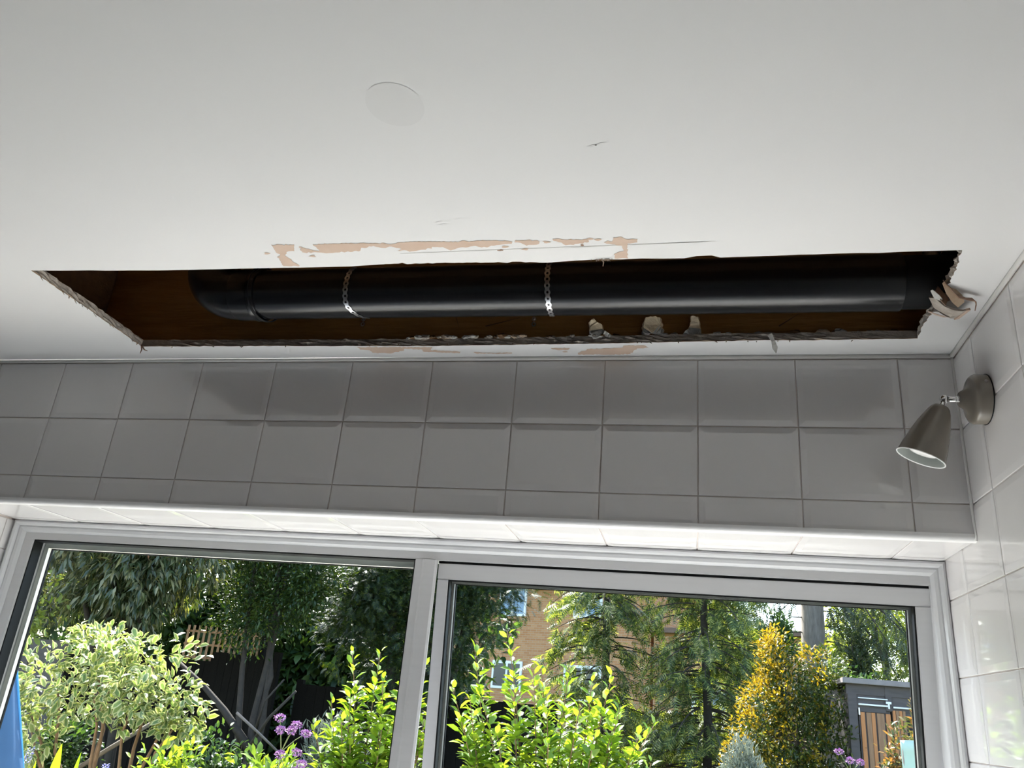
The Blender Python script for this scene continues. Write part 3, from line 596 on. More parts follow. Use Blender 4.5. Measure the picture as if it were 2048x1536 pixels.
# stepped outer beading, then the flat frame
mould('outer_bead', 'frame_bead', FX0 - 0.006, FX1 + 0.001, FB - 0.02, FT + 0.006, [(0.0, 0.205), (0.005, 0.203), (0.009, 0.206), (0.012, 0.212), (0.0125, 0.26), (0.0, 0.26)], 0, 0, win)
mould('inner_bead', 'frame_bead', FX0 + 0.006, FX1 - 0.010, FB - 0.01, FT - 0.006, [(0.0, 0.214), (0.004, 0.2135), (0.010, 0.216), (0.0145, 0.221), (0.016, 0.2235), (0.0165, 0.27), (0.0, 0.27)], 0, 0, win)
fx0, fx1, ft = FX0 + 0.0225, FX1 - 0.004, FT - 0.0225
fbox('frame_head', 'aluminium', win, FX0, FX1, YW, YW + 0.06, FT - 0.040, FT)
fbox('frame_sill', 'aluminium', win, FX0, FX1, YW, YW + 0.07, FB, FB + 0.05)
fbox('frame_jamb', 'aluminium', win, FX0, FX0 + 0.052, YW + 0.0004, YW + 0.06, FB, FT - 0.001)
fbox('frame_jamb', 'aluminium', win, FX1 - 0.022, FX1, YW + 0.0004, YW + 0.010, FB, FT - 0.001)
mull = fbox('mullion', 'aluminium', win, MX0, MX1, YW - 0.0006, YW + 0.009, FB + 0.05, FT - 0.040)
fbox('mullion_web', 'aluminium', mull, MX0 + 0.001, MX0 + 0.026, YW + 0.009, YW + 0.06, FB + 0.05, FT - 0.040)
MB().add([(MX0 + 0.018, -0.0006, FB + 0.05), (MX0 + 0.024, -0.004, FB + 0.05), (MX1 - 0.004, -0.004, FB + 0.05), (MX1, -0.0006, FB + 0.05), (MX0 + 0.018, -0.0006, FT - 0.0405), (MX0 + 0.024, -0.004, FT - 0.0405), (MX1 - 0.004, -0.004, FT - 0.0405), (MX1, -0.0006, FT - 0.0405)], [(0, 1, 5, 4), (1, 2, 6, 5), (2, 3, 7, 6), (4, 5, 6, 7), (3, 2, 1, 0), (0, 4, 7, 3)]).build('mullion_cover', 'aluminium', mull)
# fixed light on the left: rubber rebate, spacer, pane
GX0, GX1, GZ0, GZ1 = FX0 + 0.052, MX0, FB + 0.05, FT - 0.040
def ring_boxes(name, material, par, x0, x1, z0, z1, w, ya, yb, bv=0.0):
    for b in ((x0, x1, z1 - w, z1), (x0, x1, z0, z0 + w), (x0, x0 + w, z0 + w, z1 - w), (x1 - w, x1, z0 + w, z1 - w)):
        fbox(name, material, par, b[0], b[1], ya, yb, b[2], b[3], bv)
ring_boxes('gasket', 'rubber', win, GX0, GX1, GZ0, GZ1, 0.0035, YW + 0.004, YW + 0.034)
fp = fbox('pane', 'pane_glass', win, GX0 + 0.002, GX1 - 0.002, YW + 0.040, YW + 0.044, GZ0 + 0.002, GZ1 - 0.002, 0)
ring_boxes('spacer', 'spacer', fp, GX0 + 0.002, GX1 - 0.002, GZ0 + 0.002, GZ1 - 0.002, 0.013, YW + 0.0445, YW + 0.056)
ring_boxes('back_gasket', 'rubber', fp, GX0 + 0.002, GX1 - 0.002, GZ0 + 0.002, GZ1 - 0.002, 0.0155, YW + 0.0565, YW + 0.062)
# top-hung sash on the right, tilted out a little at the bottom
SX0, SX1, SZ1, SZ0 = MX1 + 0.0005, FX1 - 0.0225, FT - 0.046, FB + 0.055
sash = empty('sash', (0, 0, 0)); sash.parent = win
TILT = Matrix.Translation((0, 0.011, SZ1)) @ Matrix.Rotation(math.radians(6.6), 4, 'X') @ Matrix.Translation((0, 0, -SZ1))
sash.matrix_local = TILT
SW = 0.037
fbox('sash_rail', 'aluminium', sash, SX0, SX1, YW, YW + 0.05, SZ1 - SW, SZ1)
fbox('sash_rail', 'aluminium', sash, SX0, SX1, YW, YW + 0.05, SZ0, SZ0 + SW)
fbox('sash_stile', 'aluminium', sash, SX0, SX0 + SW * 0.72, YW + 0.0003, YW + 0.05, SZ0 + SW, SZ1 - SW)
fbox('sash_stile', 'aluminium', sash, SX1 - SW * 0.9, SX1, YW + 0.0003, YW + 0.05, SZ0 + SW, SZ1 - SW)
gx0, gx1, gz0, gz1 = SX0 + SW * 0.72, SX1 - SW * 0.9, SZ0 + SW, SZ1 - SW
ring_boxes('sash_gasket', 'rubber', sash, gx0, gx1, gz0, gz1, 0.0035, YW + 0.003, YW + 0.022)
fbox('sash_pane', 'pane_glass', sash, gx0 + 0.001, gx1 - 0.001, YW + 0.026, YW + 0.030, gz0 + 0.001, gz1 - 0.001, 0)
ring_boxes('sash_spacer', 'spacer_grey', sash, gx0 + 0.002, gx1 - 0.002, gz0 + 0.002, gz1 - 0.002, 0.006, YW + 0.0305, YW + 0.042)
ring_boxes('sash_back_gasket', 'rubber', sash, gx0 + 0.001, gx1 - 0.001, gz0 + 0.001, gz1 - 0.001, 0.009, YW + 0.0425, YW + 0.048)
fbox('frame_weather_seal', 'rubber', win, MX1, FX1 - 0.022, YW + 0.014, YW + 0.040, FT - 0.0455, FT - 0.0402, 0)

# ================================================================== GARDEN
GZ = 0.15
struct(boxo('patio', 'patio_stone', None, -14.0, 6.0, 0.30, 2.7, -0.25, -0.06))
struct(boxo('ground', 'soil', None, -40.0, 40.0, 2.7, 60.0, -0.25, GZ))
CAM = np.array([-0.522, -1.615, H - 0.736])

T_BROAD = (np.array([(0, 0, 0), (.28, -.36, .05), (.28, 0, -.02), (.28, .36, .05), (.66, -.36, .03), (.66, 0, -.06), (.66, .36, .03), (1, 0, -.16)], float),
           np.array([(0, 1, 2), (0, 2, 3), (1, 4, 5), (1, 5, 2), (2, 5, 6), (2, 6, 3), (4, 7, 5), (5, 7, 6)]), np.array([.4, 1, 0, 1, 1, 0, 1, 1.]))
T_NARROW = (np.array([(0, 0, 0), (.42, -.5, .03), (.42, 0, -.02), (.42, .5, .03), (1, 0, -.20)], float), np.array([(0, 1, 2), (0, 2, 3), (1, 4, 2), (2, 4, 3)]), np.zeros(5))
T_SMALL = (np.array([(0, 0, 0), (.5, -.5, .05), (1, 0, -.08), (.5, .5, .05)], float), np.array([(0, 1, 2), (0, 2, 3)]), np.zeros(4))
def _spray():
    V = [(0, -.02, 0), (0, .02, 0), (1, 0, -.22)]; F_ = [(0, 1, 2)]
    for i in range(6):
        t = 0.08 + 0.15 * i; l = .50 * (1 - .5 * t)
        for sgn in (-1, 1):
            b = len(V); V += [(t, 0, -.22 * t * t), (t + .10, 0, -.22 * (t + .1) ** 2), (t + l * .62, sgn * l, -.22 * t * t - .10)]; F_.append((b, b + 1, b + 2))
    return np.array(V, float), np.array(F_), np.zeros(len(V))
T_SPRAY = _spray()
def unit(a): return a / np.maximum(np.linalg.norm(a, axis=-1, keepdims=True), 1e-9)
def frames(A, up=(0, 0, 1), tilt=0.35, q=rng):
    A = unit(A); U = np.broadcast_to(np.array(up, float), A.shape) + q.normal(0, tilt, A.shape)
    B = unit(np.cross(U, A)); Nn = np.cross(A, B); return A, B, Nn
def leaf_cloud(P, A, L, Wd, tmpl, origin, tilt=0.35, q=rng):
    T, F_, E_ = tmpl; n_ = len(P); A, B, Nn = frames(A, tilt=tilt, q=q)
    L = np.broadcast_to(L, (n_,))[:, None, None]; Wd = np.broadcast_to(Wd, (n_,))[:, None, None]
    V = (P - origin)[:, None, :] + L * T[None, :, 0:1] * A[:, None, :] + Wd * T[None, :, 1:2] * B[:, None, :] + L * T[None, :, 2:3] * Nn[:, None, :]
    k_ = len(T); Fc = (F_[None] + (np.arange(n_) * k_)[:, None, None]).reshape(-1, 3)
    return V.reshape(-1, 3), Fc, np.tile(E_, n_)
def foliage(parent, P, A, L, Wd, tmpl, material, name='foliage', tilt=0.35, pick=0, leafname='leaf', smooth=False, q=rng):
    """leaves as one part; the `pick` leaves nearest the room become parts of their own"""
    o0 = np.array(parent.location); n_ = len(P); L = np.broadcast_to(np.asarray(L, float), (n_,)).copy(); Wd = np.broadcast_to(np.asarray(Wd, float), (n_,)).copy()
    if pick:
        idx = np.argsort(np.linalg.norm(P - CAM, axis=1) - 0.6 * L / L.mean() * 0.1); near = idx[:pick]; far = idx[pick:]
        me_ = mesh_np(leafname, tmpl[0], tmpl[1], material, attr=tmpl[2])
        a_, b_, n2 = frames(A[near], tilt=tilt, q=q)
        for i, j in enumerate(near):
            M = Matrix(((a_[i][0] * L[j], b_[i][0] * Wd[j], n2[i][0] * L[j], P[j][0] - o0[0]), (a_[i][1] * L[j], b_[i][1] * Wd[j], n2[i][1] * L[j], P[j][1] - o0[1]), (a_[i][2] * L[j], b_[i][2] * Wd[j], n2[i][2] * L[j], P[j][2] - o0[2]), (0, 0, 0, 1)))
            obj(leafname, me_, parent, M)
        P, A, L, Wd = P[far], A[far], L[far], Wd[far]
        if not len(P): return
    V, Fc, E_ = leaf_cloud(P, A, L, Wd, tmpl, o0, tilt, q)
    o = obj(name, mesh_np(name, V, Fc, material, attr=E_), parent); o['kind'] = 'stuff'; return o
def lobes(center, radii, k_, q, rel=0.42, bottom=-0.8):
    out = []
    for i in range(k_):
        while True:
            p = q.uniform(-1, 1, 3)
            if np.linalg.norm(p) < 0.85 and p[2] > bottom: break
        out.append((np.array(center) + p * np.array(radii) * 0.82, rel * np.array(radii) * q.uniform(0.75, 1.25)))
    return out
def lobe_points(lb, n_, q, shell=0.75):
    ci = q.integers(0, len(lb), n_); d = unit(q.normal(0, 1, (n_, 3))); r_ = np.where(q.random(n_) < shell, q.uniform(0.82, 1.08, n_), q.uniform(0.2, 0.9, n_))
    c = np.array([lb[i][0] for i in ci]); rr = np.array([lb[i][1] for i in ci]); return c + d * rr * r_[:, None], d
def around(P, D, per, spread, q):
    """`per` leaves round every twig tip"""
    P2 = np.repeat(P, per, 0) + q.normal(0, spread, (len(P) * per, 3)); D2 = np.repeat(D, per, 0); return P2, D2
def stems(parent, base, tips, r0, r1, material, name, q, k_=6, wob=0.05, seg=6):
    o0 = Vector(parent.location)
    for tp in tips:
        b = Vector(base) + Vector((q.normal(0, 0.03), q.normal(0, 0.03), 0)); t = Vector(tp); pts = []
        for i in range(seg + 1):
            f = i / seg; p = b.lerp(t, f); bow = math.sin(f * math.pi) * wob
            pts.append(p + Vector((q.normal(0, bow), q.normal(0, bow), q.normal(0, bow * .4))) - o0)
        MB().tube(pts, [r0 + (r1 - r0) * i / seg for i in range(seg + 1)], k_).build(name, material, parent, smooth=True)
def tree(name, label, cat, base, lb, n_, per, spread, L, Wd, tmpl, material, droop, trunk_r, q, bark='bark', group=None, tips=4, pick=0, rnd=0.5, tilt=0.35, extra=None, stemname='branch'):
    e = empty(name, base); tag(e, label, cat, group)
    P, D = lobe_points(lb, n_, q); P2, D2 = around(P, D, per, spread, q)
    A = D2 * 0.8 + q.normal(0, rnd, D2.shape) + np.array([0, 0, droop])
    Ls = L * q.uniform(0.7, 1.2, len(P2)); foliage(e, P2, A, Ls, Wd * Ls / L, tmpl, material, tilt=tilt, pick=pick, q=q)
    if trunk_r:
        order = sorted(lb, key=lambda l_: -l_[0][2])[:tips]
        stems(e, base, [l_[0] for l_ in order], trunk_r, trunk_r * 0.3, bark, stemname, q)
    if extra: extra(e, P, D, q)
    return e
Q = np.random.default_rng

# --- dark drooping-leaved shrub tree at upper left
q = Q(21)
def pink(e, P, D, q):
    m = (P[:, 2] + 0.3 * D[:, 2] - 0.25 * P[:, 1] > np.quantile(P[:, 2] + 0.3 * D[:, 2] - 0.25 * P[:, 1], 0.62)); Pp, Dp = around(P[m] + np.array([0, -0.03, 0.03]), D[m], 4, 0.015, q)
    foliage(e, Pp, Dp * .6 + q.normal(0, .5, Dp.shape) + np.array([0, 0, .2]), 0.075, 0.020, T_NARROW, 'leaf_pink', 'young_leaves', q=q)
lb = lobes((-6.7, 6.2, 2.85), (1.85, 0.85, 1.15), 60, q, 0.26, -0.8)
tree('rhododendron', 'large dark shrub with long drooping leaves and pinkish tips, upper left of garden', 'shrub', (-6.3, 6.4, GZ), lb, 2300, 9, 0.02, 0.125, 0.030, T_NARROW, 'leaf_rhodo', -0.75, 0.05, q, tips=7, rnd=0.45, pick=300, extra=pink)
q = Q(22); lb = lobes((-6.95, 5.3, 2.05), (0.42, 0.35, 0.42), 9, q, 0.4)
tree('sapling', 'light green leafy sapling beside the parasol at far left', 'shrub', (-6.9, 5.4, GZ), lb, 160, 5, 0.05, 0.085, 0.05, T_BROAD, 'leaf_light', 0.1, 0.018, q, tips=4)

# --- variegated shrub
q = Q(23)
lbv = [(np.array(c), np.array(r_)) for c, r_ in [((-4.62, 3.8, 1.72), (.34, .30, .20)), ((-4.95, 3.7, 1.58), (.30, .28, .20)), ((-4.28, 3.8, 1.72), (.30, .28, .18)), ((-4.55, 3.6, 1.52), (.36, .30, .18)), ((-4.05, 3.8, 1.50), (.22, .26, .20)), ((-3.95, 3.75, 1.36), (.15, .2, .14)), ((-5.10, 3.7, 1.34), (.22, .24, .16)), ((-4.25, 3.65, 1.48), (.26, .26, .16)), ((-4.95, 3.6, 1.22), (.18, .2, .14)), ((-4.8, 3.9, 1.84), (.22, .22, .10))]]
tree('variegated_shrub', 'cream-edged variegated shrub on bare brown stems, left of the dark gate', 'shrub', (-4.42, 3.85, GZ), lbv, 420, 5, 0.035, 0.075, 0.048, T_BROAD, 'leaf_variegated', 0.05, 0.022, q, bark='bark_brown', tips=10, pick=300, rnd=0.55, tilt=0.45, stemname='stem')

# --- bay tree with dark stems, yew
q = Q(24); lb = lobes((-4.85, 6.5, 2.9), (0.85, 0.6, 1.05), 34, q, 0.32, -0.85)
tree('bay_tree', 'dark green bay-like tree with branching stems in front of the gate', 'tree', (-4.78, 6.45, GZ), lb, 2600, 8, 0.06, 0.055, 0.022, T_SMALL, 'leaf_bay', 0.0, 0.045, q, tips=4)
eb = [o for o in C.objects if o.name == 'bay_tree'][0]
for pts, r0 in (([(-4.80, 6.42, 1.05), (-5.15, 6.40, 1.38), (-5.45, 6.40, 1.60), (-5.9, 6.42, 1.86)], 0.045), ([(-4.78, 6.40, 1.10), (-4.62, 6.36, 1.35), (-4.35, 6.30, 1.62)], 0.020), ([(-4.78, 6.42, 1.2), (-4.72, 6.4, 1.5), (-4.55, 6.4, 1.72)], 0.014)):
    MB().tube([Vector(p) - Vector(eb.location) for p in pts], [r0 * (1 - .2 * i) for i in range(len(pts))], 8).build('branch', 'bark', eb, smooth=True)
q = Q(25); lb = lobes((-3.5, 7.4, 2.75), (1.5, 0.8, 1.7), 70, q, 0.24, -0.9)
tree('yew_tree', 'dense dark yew tree behind the window mullion', 'tree', (-3.5, 7.6, GZ), lb, 3400, 6, 0.05, 0.10, 0.075, T_SPRAY, 'leaf_yew', -0.15, 0.09, q, tips=6)

# --- young apple trees in front
def apple(name, label, shoots, base, seed, n_leaf, pick):
    q = Q(seed); shoots = list(shoots); x_lo = min(t_[0] for t_ in shoots); x_hi = max(t_[0] for t_ in shoots)
    for i in range(int((x_hi - x_lo) * 16)): shoots.append((q.uniform(x_lo, x_hi), base[1] - .3 + .5 * q.random(), 1.30 + .42 * q.random(), q.normal(0, .3), .75))
    for i in range(int((x_hi - x_lo) * 9)): shoots.append((q.uniform(x_lo + .1, x_hi - .1), base[1] - .25 + .5 * q.random(), .8 + .4 * q.random(), q.normal(0, .3), .35))
    e = empty(name, base); tag(e, label, 'tree', 'young apple trees'); o0 = Vector(base); P = []; A = []; Ls = []
    for (tx, ty, tz, sx, sz) in shoots:
        b = Vector((base[0] + (tx - base[0]) * 0.45, base[1] + (ty - base[1]) * 0.4, sz)); t = Vector((tx, ty, tz)); k_ = 9; pts = []
        for i in range(k_ + 1):
            f = i / k_; p = b.lerp(t, f) + Vector((sx * math.sin(f * 3.1) * 0.06, 0.02 * math.sin(5 * f + tx), 0)); pts.append(p)
        MB().tube([p - o0 for p in pts], [0.008 - 0.006 * i / k_ for i in range(k_ + 1)], 6).build('shoot', 'bark_brown', e, smooth=True)
        length = (t - b).length; nl = max(8, int(length / 0.025)); ang = q.uniform(0, 6.28)
        for i in range(nl):
            f = 0.08 + 0.92 * i / (nl - 1); j = min(int(f * k_), k_ - 1); p = pts[j].lerp(pts[j + 1], f * k_ - j); ang += 2.4
            for rep in range(1 if f > 0.78 else 4):
                a2 = ang + rep * 2.1 + q.normal(0, .3); el = 0.5 + 0.8 * max(0, f - .7) / .3; d = np.array([math.cos(a2), math.sin(a2), el + q.normal(0, .25)]); d /= np.linalg.norm(d)
                P.append(np.array(p) + d * (0.012 + (0.05 * q.random() if f < .72 else 0))); A.append(d); Ls.append(0.085 * q.uniform(.7, 1.15) * (1.0 if f < .9 else .8))
    P = np.array(P); A = np.array(A); Ls = np.array(Ls); foliage(e, P, A, Ls, Ls * 0.60, T_BROAD, 'leaf_apple', pick=pick, tilt=0.3, q=q)
    MB().tube([Vector((0, 0, 0)), Vector((0.02, 0.01, 0.5)), Vector((-0.01, 0, 0.95))], [0.03, 0.024, 0.016], 8).build('trunk', 'bark', e, smooth=True)
    return e
apple('apple_tree', 'young apple tree with bright leaves, left of the window mullion',
      [(-2.70, 3.6, 1.90, .5, .9), (-2.50, 3.6, 1.92, -.4, .9), (-2.32, 3.65, 1.98, .4, .9), (-2.85, 3.5, 1.45, .3, .8), (-2.60, 3.45, 1.62, -.4, .8), (-2.42, 3.5, 1.75, .3, .8), (-2.20, 3.6, 1.85, .3, .9), (-2.75, 3.5, 1.60, 0, .8), (-2.10, 3.6, 1.60, 0, .8), (-2.35, 3.4, 1.50, 0, .7), (-2.55, 3.4, 1.42, 0, .7)], (-2.45, 3.65, GZ), 31, 0, 300)
apple('apple_tree', 'young apple tree with bright leaves, filling the lower middle of the right pane',
      [(-1.66, 3.6, 2.11, .5, .9), (-1.86, 3.6, 1.98, -.5, .9), (-1.98, 3.55, 1.75, .3, .8), (-1.42, 3.6, 1.90, .4, .9), (-1.25, 3.65, 1.92, -.3, .9), (-1.10, 3.6, 1.86, .3, .9), (-0.98, 3.6, 1.88, -.2, .9), (-0.92, 3.55, 1.72, .2, .8), (-0.72, 3.55, 1.63, -.4, .9), (-1.75, 3.45, 1.70, .3, .8), (-1.55, 3.45, 1.75, -.3, .8), (-1.35, 3.45, 1.70, .3, .8), (-1.15, 3.45, 1.68, -.3, .8), (-1.6, 3.3, 1.5, 0, .7), (-1.3, 3.3, 1.5, 0, .7), (-1.05, 3.4, 1.55, 0, .7), (-0.85, 3.5, 1.45, 0, .7), (-1.85, 3.4, 1.55, 0, .7), (-1.45, 3.5, 1.85, .2, .8)], (-1.35, 3.7, GZ), 32, 0, 300)

# --- conifers
def conifer(name, label, x, y, r_, top, seed, material, n_br, L, W_, droop, trunk_r, low=0.8, per=16, bark='bark'):
    q = Q(seed); e = empty(name, (x, y, GZ)); tag(e, label, 'tree'); o0 = np.array((x, y, GZ)); P = []; A = []
    MB().tube([Vector((0, 0, -.05)), Vector((.05, 0, 1.5)), Vector((0, .03, 3)), Vector((.03, 0, top))], [trunk_r, trunk_r * .9, trunk_r * .75, trunk_r * .25], 10).build('trunk', bark, e, smooth=True)
    bmb = MB()
    for i in range(n_br):
        z = low + (top - low) * q.random() ** 1.1; a = q.uniform(0, 6.283); rr = r_ * (1 - 0.55 * z / top) * q.uniform(.6, 1.15); d = np.array([math.cos(a), math.sin(a), 0]); sag = q.uniform(.15, .5) * droop
        ts = np.linspace(0.15, 1, 7); pts = [o0 + d * rr * t + np.array([0, 0, z - sag * rr * t * t * 1.4 + .12 * rr * t]) for t in ts]
        bmb.tube([Vector(p - o0) for p in pts], [0.016 - 0.002 * k_ for k_ in range(7)], 4, cap=False)
        f = 0.2 + 0.8 * q.random(per) ** .7; pp = o0 + d * (rr * f)[:, None] + np.stack([q.normal(0, .07, per), q.normal(0, .07, per), z - sag * rr * f * f * 1.4 + .12 * rr * f + q.normal(-.03, .05, per)], 1)
        P.append(pp); A.append(d * .7 + q.normal(0, .45, (per, 3)) + np.array([0, 0, -droop * .75]))
    b = bmb.build('branches', bark, e); b['kind'] = 'stuff'
    P = np.concatenate(P); A = np.concatenate(A); Ls = L * q.uniform(.6, 1.3, len(P)); foliage(e, P, A, Ls, W_ * Ls / L, T_SPRAY, material, tilt=.5, q=q); return e
conifer('conifer', 'feathery light-tipped conifer with a dark trunk in front of the brick house', -1.85, 12.0, 1.35, 5.4, 41, 'leaf_conifer', 190, 0.24, 0.17, 0.9, 0.075)
conifer('conifer', 'feathery conifer between the brick house and the golden shrub', -0.30, 11.0, 1.25, 5.2, 42, 'leaf_conifer', 230, 0.22, 0.16, 0.9, 0.07)
conifer('conifer', 'dark conifer partly hidden behind the two feathery ones', 0.25, 13.2, 1.1, 4.6, 43, 'leaf_conifer', 130, 0.22, 0.16, 0.9, 0.06)
# tall spruce: thick pale trunk, hanging branches
e = empty('spruce_tree', (1.66, 14.0, GZ)); tag(e, 'tall tree with thick grey trunk and hanging dark branches, above the shed', 'tree'); q = Q(44)
MB().tube([(0, 0, -.05), (0.0, 0, 1.5), (-.01, 0, 3.0), (0.0, 0, 3.8), (0.01, 0, 8.0)], [.30, .235, .205, .19, .13], 20).build('trunk', 'bark_big', e, smooth=True)
P = []; A = []
for i, (dx, dy, z0, z1) in enumerate([(1.5, -.8, 4.6, 3.1), (1.0, -.9, 4.4, 3.2), (0.8, -.7, 4.2, 2.7), (1.8, -.6, 4.9, 3.4), (-.9, -.6, 4.6, 3.6), (-1.3, -.4, 4.5, 3.3), (-.6, -.8, 4.9, 3.9), (.5, -.9, 5.0, 3.9), (1.3, -.9, 5.2, 3.7), (1.25, -.5, 4.0, 2.6), (1.6, -.9, 4.3, 2.9), (-1.1, -.7, 5.2, 4.0)]):
    pts = [Vector((dx * f, dy * f, z0 - GZ + .1 * math.sin(f * 3.14) - (z0 - z1) * f ** 1.7)) for f in np.linspace(0.1, 1, 8)]
    MB().tube(pts, [.035 - .004 * k_ for k_ in range(8)], 6).build('branch', 'bark', e, smooth=True)
    for f in np.linspace(.3, 1, 8):
        c = np.array((1.66 + dx * f, 14 + dy * f, z0 - (z0 - z1) * f ** 1.7 + .1 * math.sin(f * 3.14)))
        for k_ in range(10 if dx > 0.6 else 4):
            h = q.uniform(0, .75); P.append(c + np.array([q.normal(0, .07), q.normal(0, .07), -h])); A.append(np.array([q.normal(0, .3), q.normal(0, .3), -1.0]))
foliage(e, np.array(P), np.array(A), 0.22 * q.uniform(.6, 1.3, len(P)), 0.12, T_SPRAY, 'leaf_spruce', tilt=.6, q=q)
for i in range(9):
    s_ = -1 if i % 2 else 1; z = 3.05 + .13 * i; MB().tube([Vector((s_ * .16, -.02, z)), Vector((s_ * .38, -.12, z - .02)), Vector((s_ * .75, -.35, z - .2 - .2 * q.random())), Vector((s_ * (.95 + .2 * q.random()), -.35, z - .55))], [.012, .009, .006, .003], 5).build('twig', 'bark', e)
# pale trees further back
q = Q(45); lb = lobes((3.6, 17.5, 3.4), (1.7, 1.0, 2.0), 30, q, 0.28, -.95)
tree('willow_tree', 'pale yellow-green tree behind the shed roof', 'tree', (3.6, 17.8, GZ), lb, 900, 8, 0.10, 0.16, 0.05, T_SMALL, 'leaf_light', -.35, .1, q)
q = Q(46); lb = lobes((1.55, 12.2, 2.2), (1.0, .5, .75), 16, q, 0.36, -.95)
tree('hedge_shrub', 'mid green bushy shrub at the foot of the thick trunk', 'shrub', (1.55, 12.4, GZ), lb, 420, 8, 0.06, 0.08, 0.04, T_SMALL, 'leaf_mid', 0.1, .03, q)
q = Q(47); lb = lobes((2.15, 13.0, 2.6), (.35, .4, .95), 9, q, 0.45, -.95)
tree('cypress', 'small dark narrow bush right of the thick trunk', 'shrub', (2.2, 13.1, GZ), lb, 260, 8, 0.06, 0.10, 0.04, T_SMALL, 'leaf_spruce', .4, .03, q)
q = Q(48); lb = lobes((0.95, 13.0, 3.05), (.30, .3, .55), 7, q, 0.45, -.95)
tree('cypress', 'small dark pointed conifer left of the thick trunk', 'shrub', (0.95, 13.1, GZ), lb, 200, 8, 0.05, 0.10, 0.04, T_SMALL, 'leaf_mid', .4, .03, q)
q = Q(49); lb = lobes((-6.3, 10.2, 2.2), (3.6, .6, 2.4), 80, q, 0.2, -.98)
tree('neighbour_hedge', 'sunlit green hedge beyond the trellis fence', 'hedge', (-6.3, 10.4, GZ), lb, 4200, 6, 0.12, 0.22, 0.13, T_BROAD, 'leaf_mid', 0, .06, q)
q = Q(50); lb = lobes((-10.6, 8.6, 2.3), (3.0, .8, 2.2), 44, q, 0.24, -.98)
tree('neighbour_hedge', 'dark hedge at the far left beyond the garden fence', 'hedge', (-10.6, 8.8, GZ), lb, 1800, 8, 0.10, 0.15, 0.085, T_BROAD, 'leaf_mid', 0, .06, q)

# --- golden shrub
q = Q(51)
lbg = [(np.array(c), np.array(r_)) for c, r_ in [((.45, 8.5, 2.50), (.17, .2, .24)), ((.50, 8.4, 2.20), (.24, .25, .22)), ((.95, 8.5, 2.38), (.24, .25, .20)), ((.30, 8.4, 1.95), (.24, .28, .24)), ((.62, 8.25, 1.95), (.28, .28, .26)), ((1.0, 8.3, 2.05), (.26, .28, .28)), ((.22, 8.3, 1.62), (.28, .28, .26)), ((.60, 8.15, 1.60), (.32, .3, .28)), ((.98, 8.2, 1.65), (.28, .28, .30)), ((.10, 8.3, 1.35), (.24, .25, .2)), ((.5, 8.1, 1.25), (.34, .3, .24)), ((.92, 8.15, 1.3), (.3, .28, .28))]]
e = empty('golden_shrub', (.6, 8.6, GZ)); tag(e, 'tall shrub with golden yellow new leaves painted on its sunward side, left of the shed', 'shrub')
P, D = lobe_points(lbg, 1500, q); score = -D[:, 0] * .8 + D[:, 2] * .7 + .35 * (P[:, 2] - 1.9) - .9 * (P[:, 0] - .5) + q.normal(0, .35, len(P)) - .3 * D[:, 1]
gm = score > 0.62  # new growth is gold; sunlit left and top painted gold, shaded side dark green
for m, mt, nm in ((gm, 'leaf_gold_sun', 'golden_foliage'), (~gm, 'leaf_goldgreen_shade', 'foliage')):
    P2, D2 = around(P[m], D[m], 8, .035, q); foliage(e, P2, D2 * .8 + q.normal(0, .55, D2.shape) + np.array([0, 0, .15]), .055 * q.uniform(.7, 1.2, len(P2)), .024, T_SMALL, mt, nm, q=q)
stems(e, (.6, 8.6, GZ), [l_[0] for l_ in lbg[:6]], .03, .008, 'bark', 'stem', q)

# --- low planting along the bottom of the view
def clump(name, label, c, rad, n_, per, L, Wd, tmpl, material, seed, droop=0.15, spread=.03, pick=0, stem='green_stem', tips=5, group=None):
    top_ = c[2] + rad[2] + .09; c = (c[0], c[1], (top_ + GZ + .1) / 2); k_ = (top_ - GZ - .1) / 2 / rad[2]; rad = (rad[0], rad[1], rad[2] * k_); n_ = int(n_ * k_ * 1.15)
    q = Q(seed); lb = lobes(c, rad, int(12 * k_), q, 0.42 / k_ ** .35, -.95); return tree(name, label, 'plant', (c[0], c[1], GZ), lb, n_, per, spread, L, Wd, tmpl, material, droop, .010, q, bark=stem, tips=tips, pick=pick, group=group, stemname='stem')
clump('leafy_plant', 'fresh light green leafy plant below the variegated shrub', (-3.45, 3.0, 1.08), (.40, .25, .17), 220, 5, .075, .036, T_BROAD, 'leaf_fresh', 61, pick=250)
clump('leafy_plant', 'fresh green leafy plant at the foot of the lilac flowers', (-2.85, 3.05, 1.08), (.34, .25, .16), 200, 5, .075, .036, T_BROAD, 'leaf_fresh', 62, pick=250)
clump('rose_bush', 'dark green small-leaved bush between variegated shrub and gate', (-4.0, 4.4, 1.20), (.38, .3, .26), 190, 5, .055, .034, T_BROAD, 'leaf_mid', 63)
clump('rose_bush', 'dark green leafy undergrowth below the blue parasol edge', (-5.15, 4.1, 1.0), (.45, .3, .32), 180, 5, .06, .036, T_BROAD, 'leaf_mid', 64)
clump('silver_shrub', 'grey-green feathery shrub left of the bright apple leaves', (-3.30, 5.0, 1.14), (.34, .3, .34), 340, 9, .075, .011, T_SMALL, 'leaf_grey', 65, droop=.9, stem='bark')
clump('silver_shrub', 'grey-green feathery shrub below the golden shrub', (-0.10, 6.0, 1.28), (.28, .25, .22), 320, 9, .065, .011, T_SMALL, 'leaf_grey', 66, droop=.9, stem='bark')
clump('photinia', 'tall photinia with coppery tips against the shed door', (1.47, 6.15, 1.76), (.24, .22, .34), 420, 7, .060, .030, T_BROAD, 'leaf_photinia', 67, stem='bark')
